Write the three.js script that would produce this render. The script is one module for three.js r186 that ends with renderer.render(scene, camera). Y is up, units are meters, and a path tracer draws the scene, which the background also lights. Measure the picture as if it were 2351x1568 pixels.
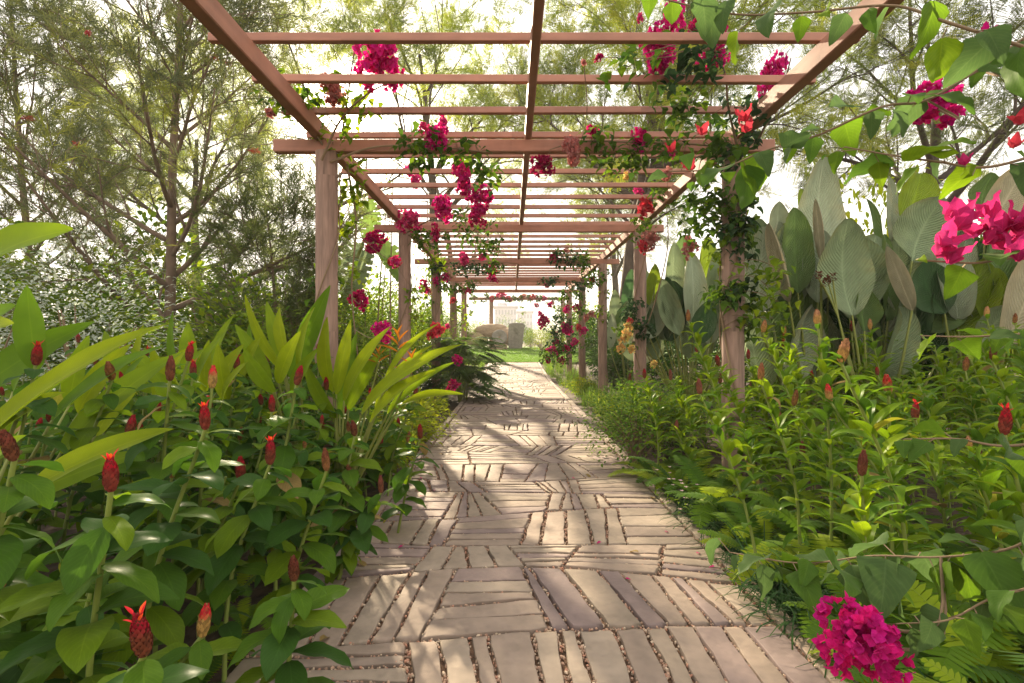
import * as THREE from 'three';
import { Brush, Evaluator, SUBTRACTION } from 'three-bvh-csg';

// ---------------------------------------------------------------- camera, sky, sun, exposure
const scene = new THREE.Scene();
const F = 1180, CU = 1175.5, CV = 784, EYE = 1.17;            // lens of the photograph, measured on a 2351 x 1568 copy of it
const camera = new THREE.PerspectiveCamera(2 * Math.atan(784 / F) * 180 / Math.PI, 1024 / 683, 0.05, 2000);
camera.position.set(0, EYE, 0);
camera.lookAt(0, EYE, -10);

const renderer = new THREE.WebGLRenderer({ antialias: true });
renderer.toneMapping = THREE.LinearToneMapping;
renderer.toneMappingExposure = 4.15;
renderer.shadowMap.enabled = true;

const sunDir = new THREE.Vector3(815 - CU, CV - 280, -F).normalize();
{
  const W = 1024, H = 512, data = new Float32Array(W * H * 4);
  for (let r = 0; r < H; r++) {
    const el = ((r + 0.5) / H - 0.5) * Math.PI, y = Math.sin(el), c = Math.cos(el);
    const up = Math.max(0, y), k = Math.pow(up, 0.6);
    for (let i = 0; i < W; i++) {
      const a = ((i + 0.5) / W - 0.5) * 2 * Math.PI;
      const dot = Math.max(0, Math.cos(a) * c * sunDir.x + y * sunDir.y + Math.sin(a) * c * sunDir.z);
      const glow = 0.35 * Math.pow(dot, 12) + 1.6 * Math.pow(dot, 160) + 9 * Math.pow(dot, 2500);
      const o = (r * W + i) * 4;
      data[o] = 0.52 + (0.41 - 0.52) * k + glow * 1.0;
      data[o + 1] = 0.488 + (0.405 - 0.488) * k + glow * 0.86;
      data[o + 2] = 0.435 + (0.405 - 0.435) * k + glow * 0.62;
      data[o + 3] = 1;
    }
  }
  const sky = new THREE.DataTexture(data, W, H, THREE.RGBAFormat, THREE.FloatType);
  sky.mapping = THREE.EquirectangularReflectionMapping;
  sky.magFilter = THREE.LinearFilter; sky.needsUpdate = true;
  scene.background = sky; scene.environment = sky;
}
const sun = new THREE.DirectionalLight(new THREE.Color(1.0, 0.84, 0.59), 5);
sun.position.copy(sunDir).multiplyScalar(60); sun.target.position.set(0, 0, -6);
sun.castShadow = true; sun.shadow.mapSize.set(4096, 4096); sun.shadow.radius = 2.5;
Object.assign(sun.shadow.camera, { left: -25, right: 25, top: 25, bottom: -25, near: 1, far: 140 });
scene.add(sun, sun.target);

// ---------------------------------------------------------------- helpers
function rng(s) { return () => { s = (s + 0x6d2b79f5) | 0; let t = Math.imul(s ^ (s >>> 15), 1 | s); t = (t + Math.imul(t ^ (t >>> 7), 61 | t)) ^ t; return ((t ^ (t >>> 14)) >>> 0) / 4294967296; }; }
const V = (x, y, z) => new THREE.Vector3(x, y, z);
const px = (u, v, d) => V((u - CU) * d / F, EYE - (v - CV) * d / F, -d);      // a pixel of the photograph at depth d
const gy = (d) => d < 15 ? 0 : d < 22 ? 0.275 * Math.pow((d - 15) / 7, 1.3) : d < 32 ? 0.275 + 0.046 * (d - 22) : 0.735;   // the ground climbs a little to the lawn
const lerp = (a, b, t) => a + (b - a) * t, clamp = (x, a, b) => Math.min(b, Math.max(a, x));
const used = new Map();
function numbered(n) { const k = used.get(n) || 0; used.set(n, k + 1); return k ? n + '_' + String(k).padStart(3, '0') : n; }
function tag(o, label, category, group, kind) {
  if (label) o.userData.label = label; if (category) o.userData.category = category;
  if (group) o.userData.group = group; if (kind) o.userData.kind = kind; return o;
}
function thing(name, label, category, pos, group) { const g = new THREE.Group(); g.name = numbered(name); if (pos) g.position.copy(pos); scene.add(g); return tag(g, label, category, group); }
function mesh(name, geo, mat, parent) { const m = new THREE.Mesh(geo, mat); m.name = parent ? name : numbered(name); m.castShadow = m.receiveShadow = true; (parent || scene).add(m); return m; }
function noise2(seed) {
  const r = rng(seed), N = 64, t = Array.from({ length: N * N }, r);
  const at = (x, y, p) => t[((y % p + p) % p) * N + ((x % p + p) % p)];
  return (x, y, p = N) => { const i = Math.floor(x), j = Math.floor(y), a = x - i, b = y - j, s = a * a * (3 - 2 * a), q = b * b * (3 - 2 * b);
    return lerp(lerp(at(i, j, p), at(i + 1, j, p), s), lerp(at(i, j + 1, p), at(i + 1, j + 1, p), s), q); };
}
const nz = noise2(7), nz2 = noise2(91);
const fbm = (n, x, y, p, oct = 4) => { let s = 0, a = 0.5; for (let i = 0; i < oct; i++) { s += a * n(x, y, p); x *= 2; y *= 2; p *= 2; if (p > 64) p = 64; a *= 0.5; } return s / (1 - Math.pow(0.5, oct)); };
function tex(w, h, f, srgb = false, rep = 1) {
  const d = new Uint8Array(w * h * 4);
  for (let y = 0; y < h; y++) for (let x = 0; x < w; x++) { const c = f(x / w, y / h), o = (y * w + x) * 4; for (let k = 0; k < 3; k++) d[o + k] = clamp(Math.round((Array.isArray(c) ? c[k] : c) * 255), 0, 255); d[o + 3] = 255; }
  const t = new THREE.DataTexture(d, w, h); t.wrapS = t.wrapT = THREE.RepeatWrapping; t.magFilter = THREE.LinearFilter; t.minFilter = THREE.LinearFilter;
  if (srgb) t.colorSpace = THREE.SRGBColorSpace; t.repeat.set(rep, rep); t.needsUpdate = true; return t;
}
const rgb = (r, g, b) => new THREE.Color().setRGB(r, g, b);

// A bag of triangles that becomes one geometry
class Bag {
  constructor() { this.p = []; this.u = []; this.i = []; this.c = []; this.n = null; }
  get count() { return this.p.length / 3; }
  vert(x, y, z, u = 0, v = 0, c) { this.p.push(x, y, z); this.u.push(u, v); if (c) this.c.push(c[0], c[1], c[2]); return this.p.length / 3 - 1; }
  tri(a, b, c) { this.i.push(a, b, c); }
  quad(a, b, c, d) { this.i.push(a, b, c, a, c, d); }
  add(src, m, c) {
    const o = this.count, e = m ? m.elements : null, p = src.p;
    for (let k = 0; k < p.length; k += 3) {
      const x = p[k], y = p[k + 1], z = p[k + 2];
      if (e) this.p.push(e[0] * x + e[4] * y + e[8] * z + e[12], e[1] * x + e[5] * y + e[9] * z + e[13], e[2] * x + e[6] * y + e[10] * z + e[14]); else this.p.push(x, y, z);
      if (c) this.c.push(c[0], c[1], c[2]);
    }
    if (!c && src.c.length) for (const q of src.c) this.c.push(q);
    for (const q of src.u) this.u.push(q);
    for (const q of src.i) this.i.push(q + o);
    return this;
  }
  geo() {
    const g = new THREE.BufferGeometry();
    g.setAttribute('position', new THREE.Float32BufferAttribute(this.p, 3)); g.setAttribute('uv', new THREE.Float32BufferAttribute(this.u, 2));
    if (this.c.length === this.p.length) g.setAttribute('color', new THREE.Float32BufferAttribute(this.c, 3));
    g.setIndex(this.i); g.computeVertexNormals(); return g;
  }
}
const M4 = () => new THREE.Matrix4(), Q = () => new THREE.Quaternion(), ONE = V(1, 1, 1), UPV = V(0, 1, 0);
const eul = new THREE.Euler();
// matrix of a leaf: grows along +z, upper face +y; turned about the stem (yaw), raised (pitch), rolled
function place(pos, yaw, pitch, roll, s = 1) { eul.set(-pitch, yaw, roll, 'YXZ'); return M4().compose(pos, Q().setFromEuler(eul), typeof s === 'number' ? V(s, s, s) : s); }
const PROFILE = {
  oval: (s) => Math.pow(Math.sin(Math.PI * Math.pow(s, 0.9)), 0.75) * (s > 0.8 ? 1 - (s - 0.8) * 0.8 : 1),
  lance: (s) => Math.pow(Math.sin(Math.PI * Math.pow(s, 0.78)), 0.85) * (1 - 0.25 * s),
  heart: (s) => s < 0.22 ? Math.sqrt(s / 0.22) * 0.96 + 0.02 : Math.pow(Math.max(0, 1 - (s - 0.22) / 0.78), 0.72) * (1 - 0.1 * s) * 0.99 + 0.005,
  paddle: (s) => Math.pow(Math.sin(Math.PI * Math.pow(s, 0.92)), 0.5) * (s > 0.7 ? 1 - (s - 0.7) * 0.5 : 1),
  blade: (s) => Math.pow(Math.sin(Math.PI * Math.pow(s, 0.85)), 0.55) * (s > 0.6 ? 1 - (s - 0.6) * 0.9 : 1),
  strap: (s) => Math.min(1, 0.6 + s) * Math.pow(Math.max(0, 1 - s), 0.5),
  bract: (s) => Math.pow(Math.sin(Math.PI * Math.pow(s, 0.7)), 0.7),
};
// a leaf blade from the origin along +z, bending down by `droop` radians, folded up along the midrib, waved at its edge
function blade({ L, W, prof = 'oval', droop = 0.8, start = 0, fold = 0.25, nl = 8, nw = 2, wave = 0, twist = 0, seed = 1, power = 1.3, side = 0 }) {
  const b = new Bag(), r = rng(seed), ph = r() * 6, f = PROFILE[prof];
  let y = 0, z = 0, x = 0;
  for (let i = 0; i <= nl; i++) {
    const s = i / nl, a = start - droop * Math.pow(s, power), w = Math.max(0.0008, f(clamp(s, 0.004, 0.997)) * W / 2), tw = twist * s;
    if (i) { y += Math.sin(a) * L / nl; z += Math.cos(a) * L / nl; x += Math.sin(side * s) * L / nl * 0.5; }
    for (let j = -nw; j <= nw; j++) {
      const t = j / nw, wv = wave * Math.sin(s * 14 + ph + (t > 0 ? 1.7 : 0)) * W * Math.abs(t) * Math.abs(t);
      const up = fold * Math.abs(t) * w * (1 - 0.35 * Math.abs(t)) + wv, ax = t * w;
      const X = ax * Math.cos(tw) - up * Math.sin(tw), U = ax * Math.sin(tw) + up * Math.cos(tw);
      b.vert(x + X, y + Math.cos(a) * U, z - Math.sin(a) * U, 0.5 + t / 2, s);
    }
  }
  const row = 2 * nw + 1;
  for (let i = 0; i < nl; i++) for (let j = 0; j < row - 1; j++) { const q = i * row + j; b.quad(q, q + row, q + row + 1, q + 1); }
  return b;
}
// a leaf from a base point to a tip, arching towards `up` by `arch` of its length; `face` = roughly where its upper side looks
function bladeBetween(base, tip, W, face, { prof = 'paddle', arch = 0.1, nl = 14, nw = 3, fold = 0.2, wave = 0.02, seed = 1, curl = 0 } = {}) {
  const b = new Bag(), f = PROFILE[prof], r = rng(seed), ph = r() * 6, ax = tip.clone().sub(base), L = ax.length(); ax.normalize();
  const sideV = V(0, 0, 0).crossVectors(face, ax).normalize(), nrm = V(0, 0, 0).crossVectors(ax, sideV).normalize();
  const c = base.clone().lerp(tip, 0.5).addScaledVector(nrm, arch * L * 2);
  const P = (s) => base.clone().multiplyScalar((1 - s) * (1 - s)).addScaledVector(c, 2 * s * (1 - s)).addScaledVector(tip, s * s);
  for (let i = 0; i <= nl; i++) {
    const s = i / nl, p = P(s), t = P(Math.min(1, s + 0.01)).sub(P(Math.max(0, s - 0.01))).normalize(), n = V(0, 0, 0).crossVectors(t, sideV).normalize(), w = Math.max(0.001, f(clamp(s, 0.004, 0.997)) * W / 2);
    for (let j = -nw; j <= nw; j++) {
      const k = j / nw, wv = wave * Math.sin(s * 11 + ph + (k > 0 ? 1.9 : 0)) * W * k * k, an = fold * Math.abs(k) + curl * Math.abs(k);
      const v = p.clone().addScaledVector(sideV, k * w * Math.cos(an)).addScaledVector(n, Math.abs(k) * w * Math.sin(an) + wv);
      b.vert(v.x, v.y, v.z, 0.5 + k / 2, s);
    }
  }
  const row = 2 * nw + 1;
  for (let i = 0; i < nl; i++) for (let j = 0; j < row - 1; j++) { const q = i * row + j; b.quad(q, q + 1, q + row + 1, q + row); }
  return b;
}
function tube(b, pts, radii, sides = 6, color, cap = true) {
  let ref = V(0.3, 0.1, 1).normalize(); const rows = []; let vv = 0;
  for (let i = 0; i < pts.length; i++) {
    const t = pts[Math.min(i + 1, pts.length - 1)].clone().sub(pts[Math.max(i - 1, 0)]).normalize();
    if (Math.abs(t.dot(ref)) > 0.95) ref = Math.abs(t.x) < 0.8 ? V(1, 0, 0) : V(0, 0, 1);
    const a = V(0, 0, 0).crossVectors(t, ref).normalize(), c = V(0, 0, 0).crossVectors(a, t).normalize(), r = Array.isArray(radii) ? radii[i] : radii; ref = c.clone();
    if (i) vv += pts[i].distanceTo(pts[i - 1]);
    const row = [];
    for (let k = 0; k <= sides; k++) { const th = k / sides * 6.28318, p = pts[i].clone().addScaledVector(a, Math.cos(th) * r).addScaledVector(c, Math.sin(th) * r); row.push(b.vert(p.x, p.y, p.z, k / sides * Math.max(0.15, r * 6.3), vv, color)); }
    rows.push(row);
  }
  for (let i = 0; i + 1 < rows.length; i++) for (let k = 0; k < sides; k++) b.quad(rows[i][k], rows[i][k + 1], rows[i + 1][k + 1], rows[i + 1][k]);
  if (cap) { const e = pts[pts.length - 1], m = b.vert(e.x, e.y, e.z, 0, vv, color), row = rows[rows.length - 1]; for (let k = 0; k < sides; k++) b.tri(row[k], row[k + 1], m); }
  return b;
}
function curvePts(pts, n) { return new THREE.CatmullRomCurve3(pts).getPoints(n); }
// a box with chamfered edges, uv in metres along its longest side
function beam(x0, x1, y0, y1, z0, z1, c = 0.006) {
  const b = new Bag(), X = [x0, x1], Y = [y0, y1], Z = [z0, z1], sx = x1 - x0, sy = y1 - y0, sz = z1 - z0;
  const long = sx >= sy && sx >= sz ? 0 : sz >= sy ? 2 : 1;
  const uvOf = (p) => long === 0 ? [p[0], p[1] + p[2]] : long === 2 ? [p[2], p[0] + p[1]] : [p[1], p[0] + p[2]];
  const face = (q) => { const ids = q.map((p) => { const w = uvOf(p); return b.vert(p[0], p[1], p[2], w[0], w[1]); }); if (ids.length === 4) b.quad(...ids); else b.tri(...ids); };
  // for each axis the inset faces, then edge strips and corner triangles
  const pt = (ax, i, j, k) => { const s = [i, j, k], lo = [x0, y0, z0], hi = [x1, y1, z1], r = []; for (let a = 0; a < 3; a++) r.push(s[a] ? hi[a] - (a === ax ? 0 : c) : lo[a] + (a === ax ? 0 : c)); return r; };
  for (let a = 0; a < 3; a++) for (const s of [0, 1]) {
    const o = [(a + 1) % 3, (a + 2) % 3], q = [[0, 0], [1, 0], [1, 1], [0, 1]].map(([m, n]) => { const t = [0, 0, 0]; t[a] = s; t[o[0]] = m; t[o[1]] = n; return pt(a, ...t); });
    face(s ? q : q.reverse());
  }
  for (let a = 0; a < 3; a++) { const o = [(a + 1) % 3, (a + 2) % 3]; for (const m of [0, 1]) for (const n of [0, 1]) {
    const A = [0, 0, 0], B = [0, 0, 0]; A[o[0]] = B[o[0]] = m; A[o[1]] = B[o[1]] = n; B[a] = 1;
    const q = [pt(o[0], ...A), pt(o[0], ...B), pt(o[1], ...B), pt(o[1], ...A)]; face((m ^ n) ? q : q.reverse()); } }
  for (const i of [0, 1]) for (const j of [0, 1]) for (const k of [0, 1]) { const q = [pt(0, i, j, k), pt(1, i, j, k), pt(2, i, j, k)]; face((i + j + k) % 2 ? q : q.reverse()); }
  return b;
}
// every face of a bag with its own normals
function flat(bag) { const g = bag.geo().toNonIndexed(); g.computeVertexNormals(); return g; }

// ---------------------------------------------------------------- materials
const stoneTex = tex(512, 512, (x, y) => 0.72 + 0.3 * (fbm(nz, x * 8, y * 8, 8, 5) - 0.5) + 0.16 * (fbm(nz2, x * 32, y * 32, 32, 2) - 0.5) - 0.14 * Math.pow(fbm(nz2, x * 4 + 9, y * 4, 4, 4), 3));
const stoneBump = tex(512, 512, (x, y) => 0.6 * fbm(nz, x * 8, y * 8, 8, 5) + 0.4 * fbm(nz2, x * 32, y * 32, 32, 2));
const barkTex = tex(256, 256, (x, y) => 0.62 + 0.5 * (fbm(nz, x * 16, y * 4, 16, 4) - 0.5) + 0.2 * (fbm(nz2, x * 32, y * 16, 32, 2) - 0.5));
const woodTex = tex(512, 256, (x, y) => 0.84 + 0.4 * (fbm(nz, x * 2, y * 24, 24, 3) - 0.5) + 0.34 * (fbm(nz2, x * 8, y * 8, 8, 4) - 0.5));
const soilTex = tex(512, 512, (x, y) => { const a = fbm(nz, x * 16, y * 16, 16, 4), b = fbm(nz2, x * 32, y * 32, 32, 2); return [0.55 + 0.6 * (a - 0.5) + 0.5 * (b - 0.5), 0.5 + 0.55 * (a - 0.5) + 0.45 * (b - 0.5), 0.42 + 0.4 * (a - 0.5) + 0.4 * (b - 0.5)]; });
const veinTex = tex(128, 256, (x, y) => { const d = Math.abs(x - 0.5), mid = Math.exp(-Math.pow(d / 0.018, 2)), side = Math.pow(0.5 + 0.5 * Math.cos((y * 11 - d * 7) * 6.283), 8); const n = 0.1 * (fbm(nz, x * 8, y * 8, 8, 3) - 0.5); return [0.72 + 0.28 * mid + 0.13 * side + n * 1.6, 0.78 + 0.22 * mid + 0.10 * side + n * 1.6, 0.68 + 0.28 * mid + 0.10 * side + n * 1.6]; });
const ribTex = tex(256, 512, (x, y) => { const d = Math.abs(x - 0.5), mid = Math.exp(-Math.pow(d / 0.014, 2)), side = 0.5 + 0.5 * Math.cos((y * 24 - d * 16) * 6.283); const n = 0.3 * (fbm(nz, x * 8, y * 8, 8, 4) - 0.5), br = Math.pow(fbm(nz2, x * 4 + 3, y * 8, 8, 4), 2) * Math.pow(d * 2, 3); return [0.76 + 0.22 * mid + 0.11 * side + n + 0.25 * br, 0.78 + 0.2 * mid + 0.10 * side + n - 0.1 * br, 0.72 + 0.22 * mid + 0.10 * side + n - 0.35 * br]; });
const ribBump = tex(256, 512, (x, y) => { const d = Math.abs(x - 0.5); return 0.5 + 0.4 * Math.cos((y * 24 - d * 16) * 6.283) * (1 - Math.exp(-Math.pow(d / 0.03, 2))); });
const paddleTex = tex(128, 512, (x, y) => { const d = Math.abs(x - 0.5), mid = Math.exp(-Math.pow(d / 0.022, 2)), side = 0.5 + 0.5 * Math.cos((y * 60 - d * 14) * 6.283), n = 0.16 * (fbm(nz, x * 4, y * 16, 16, 3) - 0.5); return [0.80 + 0.2 * mid + 0.05 * side + n, 0.84 + 0.16 * mid + 0.05 * side + n * 0.8, 0.72 + 0.2 * mid + 0.04 * side + n]; });

function leafMat(c, T = 0.5, { coat = 0.12, rough = 0.34, map = null, vc = false, bump = null, bumpScale = 0.002 } = {}) {
  return new THREE.MeshPhysicalMaterial({ color: c, roughness: 1, specularIntensity: 0.08, transmission: T, thickness: 0, clearcoat: coat, clearcoatRoughness: rough, map, vertexColors: vc, bumpMap: bump, bumpScale, side: THREE.DoubleSide });
}
const std = (c, rough = 0.85, o = {}) => new THREE.MeshStandardMaterial({ color: c, roughness: rough, ...o });
const MAT = {
  timber: std(rgb(0.41, 0.185, 0.118), 0.65, { map: woodTex, bumpMap: woodTex, bumpScale: 0.002 }),
  post: std(rgb(0.42, 0.265, 0.20), 0.85, { map: barkTex, bumpMap: barkTex, bumpScale: 0.003 }),
  soil: std(rgb(0.10, 0.062, 0.036), 1, { map: soilTex, bumpMap: soilTex, bumpScale: 0.02 }),
  bark: std(rgb(0.27, 0.185, 0.13), 0.95, { map: barkTex, bumpMap: barkTex, bumpScale: 0.01 }),
  darkBark: std(rgb(0.12, 0.085, 0.062), 0.95, { map: barkTex, bumpMap: barkTex, bumpScale: 0.015 }),
  twig: std(rgb(0.20, 0.135, 0.075), 0.9),
  cane: std(rgb(0.20, 0.22, 0.045), 0.6),
  stem: std(rgb(0.16, 0.20, 0.03), 0.6),
  pit: std(rgb(0.22, 0.12, 0.06), 0.8),
};
// ---------------------------------------------------------------- setting: ground, lawn, path
MAT.soil.map.repeat.set(0.8, 0.8);
{
  const b = new Bag(), xs = [-700, -60, -25, -12, -6, -3, -1.5, 0, 1.5, 3, 6, 12, 25, 60, 700], ds = [-30, -6, 0, 3, 6, 9, 12, 15, 16, 17, 18, 19, 20, 21, 22, 25, 28, 32, 40, 60, 120, 800];
  for (const d of ds) for (const x of xs) b.vert(x, gy(d) - 0.075, -d, x, d);
  for (let i = 0; i + 1 < ds.length; i++) for (let j = 0; j + 1 < xs.length; j++) { const q = i * xs.length + j; b.quad(q, q + 1, q + xs.length + 1, q + xs.length); }
  const ground = mesh('ground', b.geo(), MAT.soil); tag(ground, 'dark brown garden soil under the planting beds', 'ground', null, 'structure');
}
const PATH = { l: -1.0, r: 1.19, end: 22 };
{
  const path = new THREE.Group(); path.name = 'path'; scene.add(path); tag(path, 'pale stone garden path of strip slabs laid in alternating blocks', 'path', null, 'structure');
  const bedMat = std(rgb(0.27, 0.165, 0.11), 1, { map: soilTex, bumpMap: soilTex, bumpScale: 0.01 });
  const bed = new Bag();
  for (let i = 0; i <= 26; i++) { const d = -2 + i * (PATH.end + 2) / 26; for (const x of [PATH.l, PATH.r]) bed.vert(x, gy(d) - 0.019, -d, x * 3, d * 3); }
  for (let i = 0; i < 26; i++) bed.quad(2 * i, 2 * i + 1, 2 * i + 3, 2 * i + 2);
  mesh('joint_bed', bed.geo(), bedMat, path);
  // slabs: an uneven grid of blocks, each cut into three to five wedge-shaped strips, turned block by block
  const r = rng(11), S = 0.47, cols = 4, rows = Math.ceil((PATH.end + 1.7) / S), slabs = [];
  const seam = (j, x) => j <= 0 ? -1.7 : Math.min(PATH.end, -1.7 + j * S + 0.10 * Math.sin(x * 1.5 + j * 2.3) + 0.05 * Math.sin(x * 2.3 + j * 5.7)), x0 = PATH.l + 0.1, x1 = PATH.r - 0.1;
  const mix = (a, b, t) => [lerp(a[0], b[0], t), lerp(a[1], b[1], t)];
  for (let j = 0; j < rows; j++) {
    const m = 4 + (r() < 0.35 ? 1 : 0) - (r() < 0.2 ? 1 : 0), sh = r() * 0.5 - 0.25, near = [x0], far = [x0];
    for (let i = 1; i < m; i++) { const x = lerp(x0, x1, (i + sh + (r() - 0.5) * 0.3) / m); near.push(x + (r() - 0.5) * 0.28); far.push(x + (r() - 0.5) * 0.28); }
    near.push(x1); far.push(x1);
    for (let i = 0; i < m; i++) {
    const P = (j2, x) => [x, seam(j2, x)], A = P(j, near[i]), B = P(j, near[i + 1]), C = P(j + 1, far[i + 1]), D = P(j + 1, far[i]); if (Math.min(C[1] - B[1], D[1] - A[1]) < 0.1) continue;
    const turn = ((i + j) % 2 === 0) !== (r() < 0.15), n = 4 + Math.floor(r() * 1.7);
    const cuts = (m) => { const c = [0]; let s = 0; const w = Array.from({ length: m }, () => 0.65 + r() * 0.75), t = w.reduce((a, b) => a + b); for (const q of w) { s += q / t; c.push(s); } c[m] = 1; return c; };
    const c1 = cuts(n), c2 = c1.map((c, k) => k === 0 || k === n ? c : c + (r() - 0.5) * 0.26 / n * 3);
    for (let k = 0; k < n; k++) slabs.push(turn ? [mix(A, B, c1[k]), mix(A, B, c1[k + 1]), mix(D, C, c2[k + 1]), mix(D, C, c2[k])] : [mix(A, D, c1[k]), mix(B, C, c2[k]), mix(B, C, c2[k + 1]), mix(A, D, c1[k + 1])]);
  } }
  // edging strips of long flat stones on both sides
  for (const [x0, x1] of [[PATH.l, PATH.l + 0.098], [PATH.r - 0.098, PATH.r]]) { let d = -1.7; while (d < PATH.end) { const e = Math.min(PATH.end, d + 0.5 + r() * 0.45); slabs.push([[x0, d], [x1, d], [x1, e], [x0, e]]); d = e; } }
  const tones = [[0.36, 0.265, 0.20], [0.33, 0.245, 0.19], [0.385, 0.295, 0.22], [0.31, 0.22, 0.19], [0.34, 0.25, 0.19], [0.35, 0.265, 0.195], [0.265, 0.188, 0.168]];
  const mats = tones.map((t) => std(rgb(...t), 0.82, { map: stoneTex, bumpMap: stoneBump, bumpScale: 0.006 }));
  stoneTex.repeat.set(1.1, 1.1); stoneBump.repeat.set(1.1, 1.1);
  const inside = [];
  function slab(q, gap, id, out) {
    const cx = (q[0][0] + q[1][0] + q[2][0] + q[3][0]) / 4, cd = (q[0][1] + q[1][1] + q[2][1] + q[3][1]) / 4;
    // inset each edge by the joint
    const n = q.length, pts = [], inset = (g) => q.map((p, k) => { const a = q[(k + 3) % 4], c = q[(k + 1) % 4]; const e1 = [p[0] - a[0], p[1] - a[1]], e2 = [c[0] - p[0], c[1] - p[1]]; const l1 = Math.hypot(...e1) || 1, l2 = Math.hypot(...e2) || 1; const n1 = [-e1[1] / l1, e1[0] / l1], n2 = [-e2[1] / l2, e2[0] / l2]; const dn = 1 + n1[0] * n2[0] + n1[1] * n2[1]; return [p[0] + (n1[0] + n2[0]) * g / dn, p[1] + (n1[1] + n2[1]) * g / dn]; });
    const I = inset(gap); if (id !== undefined) inside.push(I);
    const near = cd < 9, seg = near ? 5 : 2;
    for (let k = 0; k < 4; k++) { const a = I[k], c = I[(k + 1) % 4], l = Math.hypot(c[0] - a[0], c[1] - a[1]), m = l > 0.3 ? seg + 2 : l > 0.15 ? seg : Math.max(2, seg - 2); for (let t = 0; t < m; t++) { const p = mix(a, c, t / m), j = near ? 0.0052 : 0.003; pts.push([p[0] + (r() - 0.5) * 2 * j, p[1] + (r() - 0.5) * 2 * j]); } }
    const y0 = (r() - 0.5) * 0.007, tx = (r() - 0.5) * 0.012, ty = (r() - 0.5) * 0.012, top = (p) => gy(p[1]) + 0.006 + y0 + tx * (p[0] - cx) + ty * (p[1] - cd);
    const uo = r() * 7, vo = r() * 7, rot = r() < 0.5, b = out, ring = (s, dy) => pts.map((p) => { const X = lerp(cx, p[0], s), D = lerp(cd, p[1], s); return b.vert(X, top([X, D]) + dy, -D, (rot ? X : D) + uo, (rot ? D : X) + vo); });
    const w = Math.max(0.05, Math.hypot(q[1][0] - q[0][0], q[1][1] - q[0][1], 0.1)), sIn = 1 - 0.010 / Math.min(0.2, w), m = b.vert(cx, top([cx, cd]), -cd, (rot ? cx : cd) + uo, (rot ? cd : cx) + vo);
    const t1 = ring(sIn, 0), t2 = ring(1, -0.0045), t3 = ring(1, -0.035), N = pts.length;
    for (let k = 0; k < N; k++) { const e = (k + 1) % N; b.tri(m, t1[k], t1[e]); b.quad(t1[k], t2[k], t2[e], t1[e]); b.quad(t2[k], t3[k], t3[e], t2[e]); }
  }
  slabs.sort((a, b) => a[0][1] - b[0][1]);
  const shown = slabs.filter((q) => q[2][1] > 1.3 && q[2][1] < 23), rest = [new Bag(), new Bag(), new Bag()]; let made = 0;
  for (const q of slabs) {
    // far joints are as narrow as the near ones but the far slabs are joined
    const gap = 0.005 + r() * 0.009;
    if (made < 300 && shown.includes(q)) { const b = new Bag(); slab(q, gap, 1, b); const g = b.geo(); mesh('paving_slab', g, mats[Math.floor(r() * mats.length)], path); made++; }
    else slab(q, gap, q[0][1] < 6 ? 1 : undefined, rest[Math.floor(r() * 3)]);
  }
  rest.forEach((b, k) => tag(mesh('paving_slabs', b.geo(), mats[[0, 1, 3][k]], path), null, null, null, 'stuff'));
  // loose gravel in the open joints
  const ico = new THREE.IcosahedronGeometry(1, 0), gm = std(rgb(1, 1, 1), 0.95), list = [], cell = new Map();
  for (const I of inside) { const a = Math.floor(Math.min(...I.map((p) => p[0])) / 0.3), b = Math.floor(Math.max(...I.map((p) => p[0])) / 0.3), c = Math.floor(Math.min(...I.map((p) => p[1])) / 0.3), e = Math.floor(Math.max(...I.map((p) => p[1])) / 0.3); for (let i = a; i <= b; i++) for (let j = c; j <= e; j++) { const k = i * 1000 + j; if (!cell.has(k)) cell.set(k, []); cell.get(k).push(I); } }
  const hit = (x, d) => (cell.get(Math.floor(x / 0.3) * 1000 + Math.floor(d / 0.3)) || []).some((I) => I.every((p, k) => { const c = I[(k + 1) % 4]; return (c[0] - p[0]) * (d - p[1]) - (c[1] - p[1]) * (x - p[0]) > 0.002; }));
  for (let t = 0; t < 200000 && list.length < 15000; t++) { const d = 0.9 + Math.pow(r(), 1.6) * 5.5, x = lerp(PATH.l + 0.01, PATH.r - 0.01, r()); if (!hit(x, d)) list.push([x, d]); }
  const inst = new THREE.InstancedMesh(ico, gm, list.length), col = new THREE.Color(), gt = [[0.36, 0.22, 0.15], [0.44, 0.28, 0.19], [0.26, 0.17, 0.115], [0.50, 0.38, 0.27], [0.40, 0.20, 0.13]];
  list.forEach(([x, d], k) => { const s = 0.0032 + r() * 0.0048; inst.setMatrixAt(k, M4().compose(V(x, gy(d) - 0.010 + r() * 0.008, -d), Q().setFromEuler(new THREE.Euler(r() * 6, r() * 6, r() * 6)), V(s * (1 + r() * 0.6), s * 0.8, s))); const c = gt[Math.floor(r() * 5)]; inst.setColorAt(k, col.setRGB(...c)); });
  inst.name = 'joint_gravel'; inst.castShadow = inst.receiveShadow = true; path.add(inst); tag(inst, null, null, null, 'stuff');
}
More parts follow.
